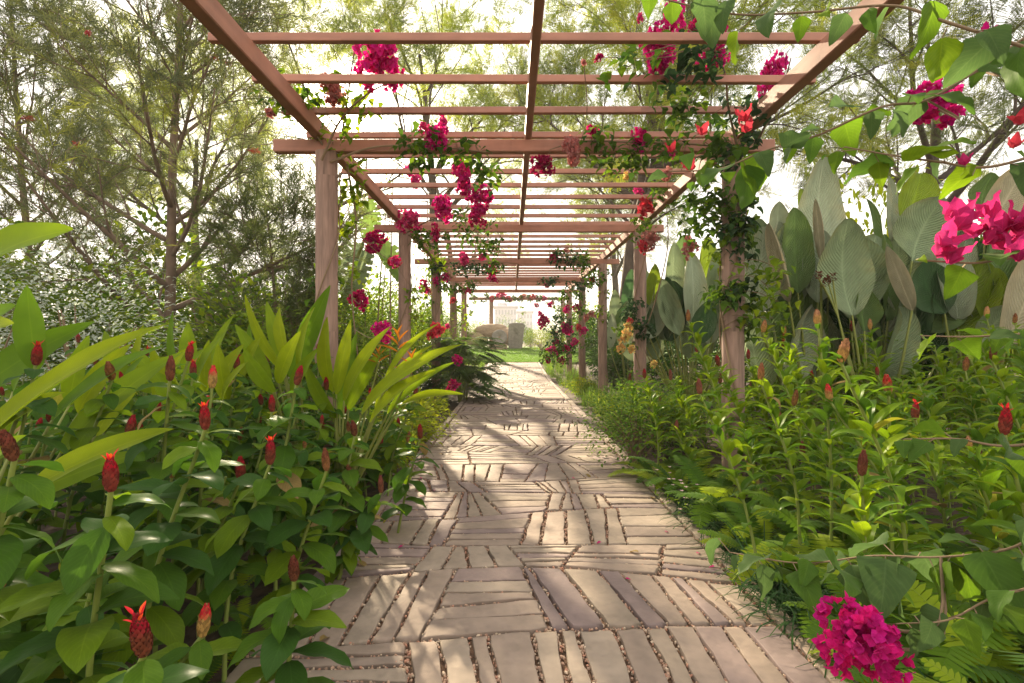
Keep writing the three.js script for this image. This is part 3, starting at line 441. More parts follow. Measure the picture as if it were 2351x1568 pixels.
calathea('giant calathea clump with large tan striped leaf beside pink flower spray', V(4.2, -0.05, -4.7), [
  [2255, 496, 2280, 396, 5.0, 78, 'green'], [2262, 545, 2360, 372, 4.8, 100, 'tan', 0.4, -0.5], [2310, 790, 2395, 560, 4.2, 130, 'tan', 0.25, -0.4], [2170, 720, 2120, 600, 4.6, 110, 'deep'], [2190, 700, 2180, 520, 4.9, 120, 'grey'], [2300, 740, 2270, 560, 4.7, 100, 'green'], [2250, 800, 2330, 700, 4.4, 110, 'grey', 0.4], [2130, 760, 2220, 650, 4.7, 90, 'green'], [2370, 700, 2390, 480, 5.0, 120, 'grey']], [22, 2130, 2400, 480, 690, 4.5, 112]);
calathea('giant calathea clump standing beyond the second vine-clad post', V(2.75, -0.05, -7.9), [
  [1500, 760, 1505, 606, 7.8, 46, 'bright'], [1545, 740, 1548, 556, 8.0, 60, 'grey', 0.4], [1590, 760, 1585, 580, 7.6, 62, 'pale'], [1560, 770, 1520, 640, 7.4, 60, 'grey', 0.3], [1640, 745, 1650, 570, 7.7, 60, 'grey'], [1610, 700, 1625, 540, 8.2, 52, 'bright'], [1675, 740, 1690, 600, 7.2, 50, 'pale', 0.5], [1600, 790, 1630, 690, 7.0, 60, 'deep'], [1480, 790, 1470, 690, 7.6, 54, 'deep'], [1715, 720, 1722, 520, 7.5, 50, 'pale'], [1560, 620, 1568, 540, 8.4, 40, 'green']], [22, 1440, 1720, 590, 730, 7.5, 66]);
calathea('small giant calathea clump half hidden beyond the third post', V(2.4, -0.05, -10.6), [
  [1420, 760, 1412, 665, 10.2, 32, 'grey'], [1440, 740, 1450, 618, 10.4, 40, 'deep'], [1400, 800, 1404, 720, 10, 34, 'pale', 0.5], [1455, 790, 1440, 690, 9.8, 40, 'grey'], [1425, 780, 1432, 700, 10.1, 40, 'green']]);
{ // the brown seed heads standing before the broad leaf
  const root = V(3.2, -0.05, -4.5), t = thing('calathea_seed_head', 'dried brown calathea seed heads on forked green stalks before a broad leaf', 'seed head', root), hs = [[1880, 640], [1902, 650], [1912, 642], [1890, 655]];
  hs.forEach(([u, v], k) => { const at = px(u, v, 4.3).sub(root), s = new Bag(); tube(s, curvePts([V(0, 0, 0), px(1925, 730, 4.35).sub(root), at], 6), 0.007, 5); mesh('stalk', s.geo(), MAT.cane, t); const b = new Bag(), r = rng(k + 3); for (let i = 0; i < 26; i++) b.add(blade({ L: 0.035, W: 0.02, droop: 0.6, nl: 2, nw: 1, fold: 0.5 }), place(at.clone().add(V((r() - 0.5) * 0.03, (r() - 0.2) * 0.06, (r() - 0.5) * 0.03)), r() * 6.28, r() * 1.4, 0)); mesh('seed_cluster', b.geo(), leafMat(rgb(0.16, 0.06, 0.035), 0.2, { coat: 0 }), t); });
}
// ---------------------------------------------------------------- trees
function growTree(seed, o) {
  const r = rng(seed), wood = new Bag(), tips = [];
  const perp = (d, a, ang) => { const s = V(0, 0, 0).crossVectors(d, Math.abs(d.y) > 0.9 ? V(1, 0, 0) : UPV).normalize(), t = V(0, 0, 0).crossVectors(s, d).normalize(); return d.clone().multiplyScalar(Math.cos(ang)).addScaledVector(s, Math.sin(ang) * Math.cos(a)).addScaledVector(t, Math.sin(ang) * Math.sin(a)).normalize(); };
  function branch(p, dir, len, rad, lvl) {
    const L = o.levels[lvl], n = L.seg, pts = [p.clone()], dirs = [dir.clone()], d = dir.clone(); let q = p.clone();
    for (let i = 0; i < n; i++) { d.add(V((r() - 0.5) * L.wander, (r() - 0.5) * L.wander + L.lift, (r() - 0.5) * L.wander)).normalize(); q = q.clone().addScaledVector(d, len / n); if (o.limit && !o.limit(q)) break; pts.push(q); dirs.push(d.clone()); }
    if (pts.length < 2) return;
    tube(wood, pts, pts.map((_, i) => Math.max(o.thin, rad * (1 - 0.8 * i / n))), lvl === 0 ? 9 : lvl === 1 ? 6 : 4);
    const next = o.levels[lvl + 1], m = pts.length - 1;
    if (L.sprays) for (let k = 0; k < L.sprays; k++) { const s = lerp(L.from ?? 0.2, 1, (k + r()) / L.sprays), i = Math.min(m - 1, Math.floor(s * m)), at = pts[i].clone().lerp(pts[i + 1], s * m - i); tips.push([at, perp(dirs[i], r() * 6.28, 0.35 + r() * 0.6)]); }
    if (next) for (let k = 0; k < L.kids; k++) {
      const s = lerp(L.from ?? 0.25, 0.98, (k + r() * 0.8) / L.kids), i = Math.min(m - 1, Math.floor(s * m)), at = pts[i].clone().lerp(pts[i + 1], s * m - i);
      const ang = lerp(next.ang[0], next.ang[1], r()), sc = next.scale(s) * (0.75 + r() * 0.5);
      branch(at, perp(dirs[i], k * 2.4 + r() * 1.2, ang), next.len * sc, Math.max(o.thin, rad * (1 - 0.8 * s) * 0.62), lvl + 1);
    }
  }
  branch(V(0, -0.1, 0), o.dir || V(0, 1, 0), o.levels[0].len, o.rad, 0);
  return { wood, tips, r };
}
function sprayTree(name, label, root, seed, o, spray, sprayMat, tones, scale, group) {
  const t = thing(name, label, 'tree', root, group), { wood, tips, r } = growTree(seed, o);
  mesh('trunk', wood.geo(), o.bark || MAT.bark, t);
  const keep = o.keep ? tips.filter(([p]) => o.keep(p)) : tips;
  const inst = new THREE.InstancedMesh(spray, sprayMat, keep.length), c = new THREE.Color(), q = Q();
  keep.forEach(([p, d], k) => { q.setFromUnitVectors(V(0, 0, 1), d); const roll = Q().setFromAxisAngle(V(0, 0, 1), r() * 6.28), s = scale * (0.7 + r() * 0.6); inst.setMatrixAt(k, M4().compose(p, q.clone().multiply(roll), V(s, s, s))); const a = tones[Math.floor(r() * tones.length)]; inst.setColorAt(k, c.setRGB(...a)); });
  inst.name = 'crown'; inst.castShadow = inst.receiveShadow = true; t.add(inst); tag(inst, null, null, null, 'stuff');
  return t;
}
// narrow-leaved spray: a 30 cm twig with slender leaves all round
function needleSpray(seed, n, L, W, len) {
  const r = rng(seed), b = new Bag(); tube(b, [V(0, 0, 0), V(0, 0.01, len * 0.5), V(0, 0, len)], [0.0022, 0.0018, 0.001], 3);
  for (let k = 0; k < n; k++) b.add(blade({ L: L * (0.7 + r() * 0.6), W, prof: 'lance', droop: -0.2 + r() * 0.9, fold: 0, nl: 3, nw: 1, seed: k }), place(V(0, 0, len * (0.08 + 0.9 * k / n)), 0, 0, 0).multiply(M4().makeRotationZ(k * 2.4 + r())).multiply(place(V(0, 0, 0), 0, 0.5 + r() * 0.5, r())));
  return b.geo();
}
// feathery spray: side shoots lined with tiny leaflets
function featherSpray(seed, shoots, pairs, len, leaf) {
  const r = rng(seed), b = new Bag(); tube(b, [V(0, 0, 0), V(0.01, 0, len * 0.5), V(0, -0.04 * len, len)], [0.003, 0.002, 0.0012], 3);
  for (let k = 0; k < shoots; k++) {
    const z = len * (0.1 + 0.9 * k / shoots), m = place(V(0, -0.02 * z, z), (k % 2 ? 1 : -1) * (0.7 + r() * 0.5), (r() - 0.6) * 0.9, r() - 0.5), sl = len * (0.34 + r() * 0.25), q = new Bag();
    tube(q, [V(0, 0, 0), V(0, -0.02 * len, sl)], [0.0012, 0.0008], 3, null, false);
    for (let i = 0; i < pairs; i++) for (const s of [-1, 1]) { const zz = sl * (0.12 + 0.88 * i / pairs), L = leaf * (0.8 + r() * 0.4), w = leaf * 0.2, y = -0.02 * len * i / pairs, a = q.vert(0, y, zz, 0.5, 0), e = q.vert(s * L * 0.5, y + 0.002, zz + w + L * 0.2, 1, 0.5), f = q.vert(s * L, y - 0.003, zz + L * 0.35, 0.5, 1), g = q.vert(s * L * 0.55, y, zz + L * 0.2 - w, 0, 0.5); q.quad(a, e, f, g); }
    b.add(q, m);
  }
  return b.geo();
}
const needleMat = leafMat(rgb(1, 1, 1), 0.5, { coat: 0 }), featherMat = leafMat(rgb(1, 1, 1), 0.55, { coat: 0 });
const greyGreen = [[0.13, 0.15, 0.065], [0.16, 0.18, 0.075], [0.11, 0.13, 0.06], [0.18, 0.20, 0.06], [0.24, 0.26, 0.05]];
const yellowGreen = [[0.24, 0.30, 0.03], [0.30, 0.35, 0.035], [0.20, 0.26, 0.03], [0.36, 0.38, 0.04], [0.14, 0.19, 0.03]];
const deepGreen = [[0.13, 0.16, 0.04], [0.18, 0.21, 0.04], [0.10, 0.13, 0.04]];
const grev = (n, len) => ({ rad: 0.075, thin: 0.0035, bark: MAT.bark, levels: [
  { len, seg: 14, wander: 0.05, lift: 0.02, kids: n, from: 0.13, sprays: 0 },
  { len: 2.5, seg: 8, wander: 0.16, lift: 0.045, kids: 7, from: 0.2, sprays: 6, ang: [0.75, 1.15], scale: (s) => 1.08 - 0.75 * s },
  { len: 0.85, seg: 5, wander: 0.22, lift: 0.05, kids: 3, from: 0.3, sprays: 4, ang: [0.5, 0.9], scale: (s) => 1.1 - 0.5 * s },
  { len: 0.42, seg: 3, wander: 0.25, lift: 0.04, sprays: 3, ang: [0.4, 0.9], scale: () => 1 }] });
const grevSpray = needleSpray(2, 28, 0.105, 0.0105, 0.3);
sprayTree('feathery_tree', 'slender tree with upright branches, needle-fine grey-green leaves and red flowers', V(-4.35, 0, -6.5), 12, { ...grev(30, 7.6) }, grevSpray, needleMat, greyGreen, 0.86);
sprayTree('feathery_tree', 'narrow-leaved tree leaning in behind the silver shrub', V(-7.6, 0, -8.2), 31, grev(22, 7.0), grevSpray, needleMat, greyGreen, 1);
sprayTree('feathery_tree', 'low narrow-leaved sapling between slender tree and vine-wrapped post', V(-3.1, 0, -6.9), 45, { ...grev(14, 3.4), rad: 0.04, levels: grev(14, 3.0).levels.map((l, i) => i === 1 ? { ...l, len: 1.1 } : i === 2 ? { ...l, len: 0.5 } : l) }, grevSpray, needleMat, [[0.12, 0.15, 0.05], [0.16, 0.2, 0.05], [0.10, 0.13, 0.05]], 0.8);
{ // bottle-brush flowers in the slender tree
  const b = new Bag(), r = rng(4); for (let k = 0; k < 70; k++) b.add(blade({ L: 0.05, W: 0.004, prof: 'strap', droop: 0.8, nl: 2, nw: 1, fold: 0 }), place(V(0, 0, 0.1 * k / 70), 0, 0, 0).multiply(M4().makeRotationZ(r() * 6.28)).multiply(place(V(0, 0, 0), 0, 1.0 + r() * 0.4, 0)));
  const g = b.geo(), m = leafMat(rgb(0.42, 0.04, 0.05), 0.4, { coat: 0 }), tree = scene.children.find((o) => o.name === 'feathery_tree');
  for (const [u, v, d] of [[205, 72, 5.6], [512, 140, 6.0], [568, 345, 5.7], [40, 270, 5.4], [180, 330, 5.5], [480, 130, 6.2]]) { const f = mesh('flower_head', g, m, tree); f.position.copy(px(u, v, d)).sub(tree.position); f.rotation.set(0.3, u, 0); f.scale.setScalar(1.1); }
}
const acacia = (len, spread) => ({ rad: 0.26, thin: 0.006, bark: MAT.darkBark, levels: [
  { len, seg: 9, wander: 0.14, lift: 0, kids: 8, from: 0.42, sprays: 0 },
  { len: spread, seg: 9, wander: 0.3, lift: 0.035, kids: 7, from: 0.25, sprays: 0, ang: [0.6, 1.15], scale: (s) => 1.15 - 0.45 * s },
  { len: spread * 0.42, seg: 6, wander: 0.42, lift: 0.02, kids: 4, from: 0.2, sprays: 2, ang: [0.5, 1.1], scale: (s) => 1.1 - 0.4 * s },
  { len: spread * 0.2, seg: 4, wander: 0.5, lift: -0.03, kids: 0, from: 0.1, sprays: 4, ang: [0.5, 1.1], scale: () => 1 }] });
const acSpray = featherSpray(5, 12, 11, 0.62, 0.042);
// the crowns leave the sky open round the low sun
const sunGap = (root) => (p) => { const w = p.clone().add(root), d = -w.z; if (d < 1) return true; const u = CU + w.x / d * F, v = CV - (w.y - EYE) / d * F; if (Math.hypot((u - 800) / 190, (v - 380) / 230) < 1) return false; const k = (w.y - 0.5) / sunDir.y, gx = w.x - sunDir.x * k, gd = d + sunDir.z * k; return !(gx > -3.4 && gx < 6.5 && gd > 0.6 && gd < 10) || fract(w.x * 37.7 + w.y * 91.3) < 0.06; };
const fract = (x) => x - Math.floor(x);
const bigTrees = [[V(-6.2, 0, -16), 111, 8.2, 5.6, yellowGreen, 'lacy tree whose limbs spread above the first rafters near the sun'], [V(-2.7, 0, -19.5), 117, 11.5, 6.2, yellowGreen, 'tall lacy tree with pale yellow-green crown rising beyond the fifth bay'], [V(-3.4, 0, -31), 101, 12.5, 7, yellowGreen, 'spreading tree with lacy yellow-green crown whose trunk rises beyond the second bay'], [V(2.75, 0, -13.2), 102, 8, 5.2, yellowGreen, 'spreading tree with lacy crown and dark forked trunk beyond the paddle leaves'], [V(4.9, 0, -19), 103, 9.5, 6, deepGreen, 'tall dark-limbed tree with lacy crown farthest behind the paddle leaves'], [V(9.2, 0, -11.5), 104, 7.5, 5.2, deepGreen, 'sparse tree with drooping fine dark twigs over the pink flower spray'], [V(-11.5, 0, -19), 105, 8.5, 5, yellowGreen, 'far lacy tree seen between slender tree and vine-wrapped post'], [V(5.5, 0, -27), 106, 9.5, 5, yellowGreen, 'far lacy tree whose crown fills gaps between the rafters']];
for (const [root, seed, len, spread, tones, label] of bigTrees) sprayTree('lacy_tree', label, root, seed, { ...acacia(len, spread), keep: sunGap(root) }, acSpray, featherMat, tones, 0.95);

// ---------------------------------------------------------------- shrubs
function bushBag(seed, n, rx, ry, rz, o) {
  const r = rng(seed), b = new Bag(), bl = [0, 1, 2].map((k) => blade({ L: o.L, W: o.W, prof: o.prof || 'oval', droop: 0.4 + k * 0.35, fold: 0.3, nl: o.nl || 3, nw: 1, seed: k }));
  const lobes = Array.from({ length: o.lobes || 9 }, () => { const a = r() * 6.28, e = Math.acos(1 - r() * 1.2); return [Math.sin(e) * Math.cos(a) * rx * 0.55, ry * 0.5 + Math.cos(e) * ry * 0.38, Math.sin(e) * Math.sin(a) * rz * 0.55, 0.32 + r() * 0.25]; });
  for (let k = 0; k < n; k++) {
    const q = lobes[Math.floor(r() * lobes.length)], a = r() * 6.28, c = 1 - 2 * r(), s = Math.sqrt(1 - c * c), m = Math.pow(r(), 0.35) * q[3];
    const p = V(q[0] + s * Math.cos(a) * m * rx, Math.max(0.02, q[1] + c * m * ry), q[2] + s * Math.sin(a) * m * rz), out = V(p.x / rx, (p.y - ry * 0.35) / ry, p.z / rz).normalize();
    const yaw = Math.atan2(out.x, out.z) + (r() - 0.5) * 1.6, pitch = Math.asin(clamp(out.y, -1, 1)) * 0.6 + (r() - 0.4) * 0.9, t = o.tones[Math.floor(r() * o.tones.length)], v = 0.85 + r() * 0.3;
    b.add(bl[k % 3], place(p, yaw, pitch, (r() - 0.5) * 0.8, 0.7 + r() * 0.6), t.map((x) => x * v));
  }
  const w = new Bag(); for (const q of lobes) tube(w, curvePts([V(0, -0.05, 0), V(q[0] * 0.3, q[1] * 0.5, q[2] * 0.3), V(q[0], q[1], q[2])], 5), [0.016, 0.014, 0.011, 0.008, 0.005, 0.003], 4);
  return [b.geo(), w.geo()];
}
const bushMat = leafMat(rgb(1, 1, 1), 0.55, { coat: 0, vc: true });
const G1 = [[0.13, 0.22, 0.015], [0.18, 0.27, 0.015], [0.09, 0.17, 0.016], [0.24, 0.31, 0.014]], G2 = [[0.05, 0.115, 0.02], [0.075, 0.15, 0.02], [0.045, 0.095, 0.02]], G3 = [[0.31, 0.37, 0.014], [0.23, 0.3, 0.014], [0.38, 0.4, 0.016]], G4 = [[0.50, 0.55, 0.44], [0.42, 0.48, 0.36], [0.56, 0.6, 0.52]];
const BUSH = { fresh: bushBag(1, 3000, 0.9, 1.3, 0.9, { L: 0.08, W: 0.04, tones: G1 }), fine: bushBag(2, 5200, 1.0, 1.2, 1.0, { L: 0.052, W: 0.027, tones: G1 }), dark: bushBag(3, 2400, 1.0, 1.4, 1.0, { L: 0.10, W: 0.045, tones: G2 }), golden: bushBag(4, 1300, 0.8, 1.0, 0.8, { L: 0.07, W: 0.03, tones: G3 }), silver: bushBag(5, 3200, 0.75, 1.15, 0.75, { L: 0.03, W: 0.013, tones: G4, lobes: 16 }), slim: bushBag(6, 1500, 0.9, 1.4, 0.9, { L: 0.13, W: 0.02, prof: 'lance', tones: G1 }), mound: bushBag(7, 3600, 0.5, 0.55, 0.62, { L: 0.026, W: 0.016, tones: [[0.07, 0.15, 0.02], [0.11, 0.2, 0.022], [0.16, 0.25, 0.025]], lobes: 22 }), cover: bushBag(8, 900, 0.5, 0.42, 0.5, { L: 0.06, W: 0.028, tones: G3 }) };
function bush(kind, name, label, x, d, s, group, sy = 1, yaw = 0) { const t = thing(name, label, 'shrub', V(x, gy(d) - 0.06, -d), group); tag(mesh('foliage', BUSH[kind][0], bushMat, t), null, null, null, 'stuff'); mesh('stems', BUSH[kind][1], MAT.twig, t); t.scale.set(s, s * sy, s); t.rotation.y = yaw; return t; }
bush('silver', 'silver_shrub', 'silvery grey small-leaved shrub under the slender feathery tree', -3.75, 4.45, 1.4, null, 1.12, 0.4);
bush('silver', 'silver_shrub', 'smaller silvery grey shrub half behind the huge paddle leaves', -4.5, 4.3, 1.45, null, 1.1, 2);
{
  const L = 'leafy green shrub massed behind the vine-wrapped posts', g = 'shrubs massed behind the posts';
  [[-3.2, 6.0, 1.2, 'fresh'], [-2.5, 7.6, 1.15, 'fine'], [-4.4, 5.6, 1.1, 'fresh'], [-5.3, 6.4, 1.35, 'fine'], [-6.4, 6.2, 1.5, 'fresh'], [-5.8, 8.4, 1.7, 'fresh'], [-7.4, 8.0, 1.8, 'fine'], [-3.4, 8.4, 1.35, 'fresh'], [-2.7, 9.4, 1.35, 'fine'], [-4.6, 8.4, 1.4, 'fine'], [-3.2, 11, 1.55, 'fresh'], [-2.5, 12.8, 1.5, 'fine'], [-5.2, 10.6, 1.3, 'fresh'], [-2.4, 15, 1.2, 'fresh'], [-3.8, 14, 1.5, 'fine'], [-6.6, 11.5, 1.4, 'fresh'], [-2.5, 17.6, 1.2, 'fine'], [-4.5, 18.5, 1.6, 'fresh'], [-8.5, 11, 1.5, 'fine'], [-7.4, 15.5, 1.6, 'fresh']].forEach(([x, d, s, k], i) => bush(k, 'leafy_shrub', L, x, d, s, g, 1 + 0.1 * (i % 3), i * 1.7));
  const R = 'dark green broad-leaved shrub massed behind the giant paddle leaves', h = 'shrubs massed behind the paddle leaves';
  [[3.6, 6.6, 0.8, 'dark'], [4.8, 6.2, 0.9, 'dark'], [5.6, 7.4, 1.1, 'dark'], [2.7, 9.4, 0.75, 'dark'], [4.2, 9.4, 1.1, 'dark'], [2.7, 12, 1.0, 'dark'], [4.2, 12.6, 1.2, 'dark'], [2.9, 14.6, 1.2, 'dark'], [6.8, 8.6, 1.2, 'dark'], [6, 11, 1.4, 'dark'], [3.1, 17.5, 1.3, 'dark'], [5, 16.5, 1.6, 'dark'], [8.4, 9.4, 1.3, 'dark'], [2.3, 10.9, 0.7, 'dark']].forEach(([x, d, s, k], i) => bush(k, 'broad_shrub', R, x, d, s, h, 1, i * 2.1));
  bush('golden', 'golden_shrub', 'tall bright yellow-green sapling above the giant paddle leaves', 5.0, 7.2, 1.5, null, 2.1, 0.3);
  bush('golden', 'golden_shrub', 'low golden shrub at the edge of the lawn beside the standing stone', 1.75, 30, 1.3, null, 0.9, 1.2);
  const S = 'green shrub in the planting behind the carved standing stone', sg = 'shrubs behind the lawn';
  [[-3.4, 33, 1.3], [-2.2, 36, 1.5], [-0.6, 37.5, 1.35], [0.6, 38, 1.3], [1.9, 35, 1.2], [3.0, 33, 1.5], [4.4, 32, 1.8], [-5, 33, 1.8], [1.2, 33.2, 0.75], [2.5, 31, 0.9], [-1.9, 31.5, 0.6], [-3.2, 28, 1.5], [3.6, 26.5, 1.5], [-4.2, 24, 1.6], [4.0, 22, 1.6]].forEach(([x, d, s], i) => bush(['fresh', 'fine', 'slim'][i % 3], 'lawn_shrub', S, x, d, s, sg, 1, i));
  bush('mound', 'mounded_shrub', 'dense rounded small-leaved shrub spilling onto the stone path', 1.2, 4.95, 1.35, null, 1.0, 0.2);
  bush('mound', 'mounded_shrub', 'smaller rounded shrub tucked behind the mound at the path edge', 1.65, 5.9, 1.2, null, 0.95, 1.4);
  const C = 'low golden ground-cover plant along the path edge', cg = 'golden ground cover along the path';
  [[-1.22, 4.7, 0.75], [-1.15, 5.6, 0.9], [-1.2, 6.4, 1.0], [-1.3, 7.3, 1.0], [-1.6, 6.6, 1.2], [-1.7, 5.4, 1.0], [1.5, 6.9, 0.9], [1.9, 7.6, 1.1], [2.0, 6.4, 1.0], [1.55, 11.4, 0.9]].forEach(([x, d, s], i) => bush('cover', 'ground_cover', C, x, d, s, cg, 1, i * 1.3));
}
// ---------------------------------------------------------------- ferns, grass tufts
const frondGeo = [0, 1, 2].map((v) => {
  const r = rng(60 + v), b = new Bag(), N = 26, L = 0.34, pts = []; let y = 0, z = 0;
  for (let i = 0; i <= N; i++) { const s = i / N, a = 1.15 - (1.2 + v * 0.35) * s; pts.push(V(0, y, z)); y += Math.sin(a) * L / N; z += Math.cos(a) * L / N; }
  tube(b, pts.filter((_, i) => i % 3 === 0 || i === N), 0.0014, 3);
  for (let i = 3; i <= N; i++) { const s = i / N, l = 0.052 * Math.pow(Math.sin(Math.PI * Math.pow(1 - s, 0.75) * 0.92 + 0.12), 0.7), t = pts[Math.min(N, i + 1)].clone().sub(pts[i - 1]).normalize(), w = 0.0062; for (const sd of [-1, 1]) { const p = pts[i], e = t.clone().multiplyScalar(w), o = V(sd * l, -0.1 * l + (r() - 0.5) * 0.006, 0).addScaledVector(t, l * 0.25), A = p.clone().sub(e), B = p.clone().add(e), M = p.clone().addScaledVector(o, 0.6).add(e.clone().multiplyScalar(0.9)), M2 = p.clone().addScaledVector(o, 0.6).sub(e.clone().multiplyScalar(0.9)), T = p.clone().add(o); const id = [A, B, M, M2, T].map((q) => b.vert(q.x, q.y, q.z, 0.5, s)); b.quad(id[0], id[1], id[2], id[3]); b.tri(id[3], id[2], id[4]); } }
  return b.geo();
});
const fernMats = [rgb(0.13, 0.24, 0.012), rgb(0.26, 0.35, 0.012), rgb(0.085, 0.18, 0.014)].map((c) => leafMat(c, 0.58, { coat: 0.1 }));
let fernN = 0;
function fern(x, d, s, label, group, n = 11) {
  const r = rng(500 + fernN++), t = thing('sword_fern', label, 'fern', V(x, gy(d) - 0.05, -d), group);
  for (let k = 0; k < n; k++) { const f = mesh('frond', frondGeo[k % 3], fernMats[Math.floor(r() * 3)], t); f.rotation.set((r() - 0.5) * 0.5, k * 2.4 + r(), (r() - 0.5) * 0.3, 'YXZ'); f.scale.setScalar(s * (0.75 + r() * 0.5)); }
}
{
  const r = rng(9), a = 'sword fern with ladder-like fronds under the slim-leaved gingers', ag = 'ferns before the giant paddle leaves';
  for (const [x, d, s] of [[1.4, 3.95, 0.9], [1.5, 3.5, 1], [1.62, 3.1, 1], [1.45, 2.75, 0.85], [1.75, 2.7, 1.1], [1.6, 2.3, 1], [1.9, 2.25, 1.1], [1.5, 1.95, 0.9], [1.8, 1.85, 1], [2.1, 1.95, 1.1], [1.65, 1.55, 0.9], [1.95, 1.5, 1], [2.2, 1.6, 1], [1.7, 4.3, 1], [2.05, 2.9, 1.1], [1.35, 4.4, 0.8], [1.45, 1.6, 0.7], [2.3, 2.4, 1.1], [1.95, 3.5, 1.1], [1.5, 1.3, 0.7], [1.8, 1.25, 0.8]]) fern(x - 0.12, d, s * 1.5, a, ag, 13);
  const c = 'sword fern tucked under the broad-leaved gingers at the path edge', cg = 'ferns below the feathery tree';
  for (const [x, d, s] of [[-1.08, 1.75, 0.6], [-1.12, 2.15, 0.65], [-1.1, 2.6, 0.6], [-1.15, 3.1, 0.7], [-1.12, 1.4, 0.6], [-1.2, 3.7, 0.8], [-1.3, 2.4, 0.8]]) fern(x, d, s, c, cg, 9);
}
function tuftGeo(seed, n, L, W, spread, start, droop, tones) { const r = rng(seed), b = new Bag(); for (let k = 0; k < n; k++) { const v = 0.8 + r() * 0.4, t = tones[k % tones.length]; b.add(blade({ L: L * (0.6 + r() * 0.6), W, prof: 'strap', droop: droop * (0.6 + r() * 0.7), start: start * (0.75 + r() * 0.35), fold: 0.2, nl: 5, nw: 1 }), place(V((r() - 0.5) * spread, 0, (r() - 0.5) * spread), r() * 6.28, 0, 0), t.map((q) => q * v)); } return b.geo(); }
const TUFT = { mondo: [0, 1].map((k) => tuftGeo(80 + k, 80, 0.21, 0.0065, 0.10, 1.25, 1.9, [[0.035, 0.085, 0.028], [0.05, 0.11, 0.03]])), lily: [0, 1].map((k) => tuftGeo(90 + k, 70, 0.42, 0.013, 0.2, 1.5, 1.0, [[0.15, 0.25, 0.03], [0.22, 0.31, 0.03], [0.09, 0.17, 0.03]])), gold: [0, 1].map((k) => tuftGeo(95 + k, 70, 0.4, 0.012, 0.2, 1.45, 0.9, [[0.34, 0.38, 0.035], [0.26, 0.33, 0.03]])) };
const tuftMat = leafMat(rgb(1, 1, 1), 0.5, { coat: 0, vc: true });
function tuft(kind, k, x, d, s, label, group) { const t = thing('grass_tuft', label, 'grass tuft', V(x, gy(d) - 0.05, -d), group); tag(mesh('blades', TUFT[kind][k % 2], tuftMat, t), null, null, null, 'stuff'); t.scale.setScalar(s); t.rotation.y = k * 1.9; }
{
  const r = rng(14);
  for (let k = 0; k < 26; k++) { const d = 1.15 + k * 0.115; tuft('mondo', k, 1.19 + r() * 0.14 + (k % 3) * 0.06, d, 1.2 + r() * 0.6, 'dark green mondo grass tuft hanging over the path edging', 'mondo grass tufts along the path'); }
  for (let k = 0; k < 46; k++) { const d = 6.4 + k * 0.32; tuft('lily', k, 1.3 + r() * (0.45 + k * 0.012), d, 0.75 + r() * 0.4, 'upright green strap-leaved tuft by the farther path edge', 'strap-leaved tufts by the path'); }
  for (let k = 0; k < 12; k++) tuft('gold', k, 1.45 + r() * 0.7, 6.3 + k * 0.22, 0.8 + r() * 0.4, 'sunlit golden grass tuft behind the mounded shrub', 'golden grass tufts');
  for (let k = 0; k < 26; k++) tuft('lily', k, -1.15 - r() * 0.7, 7.6 + k * 0.52, 0.7 + r() * 0.4, 'low strap-leaved tuft at the foot of the farther posts', 'strap-leaved tufts at the posts');
}
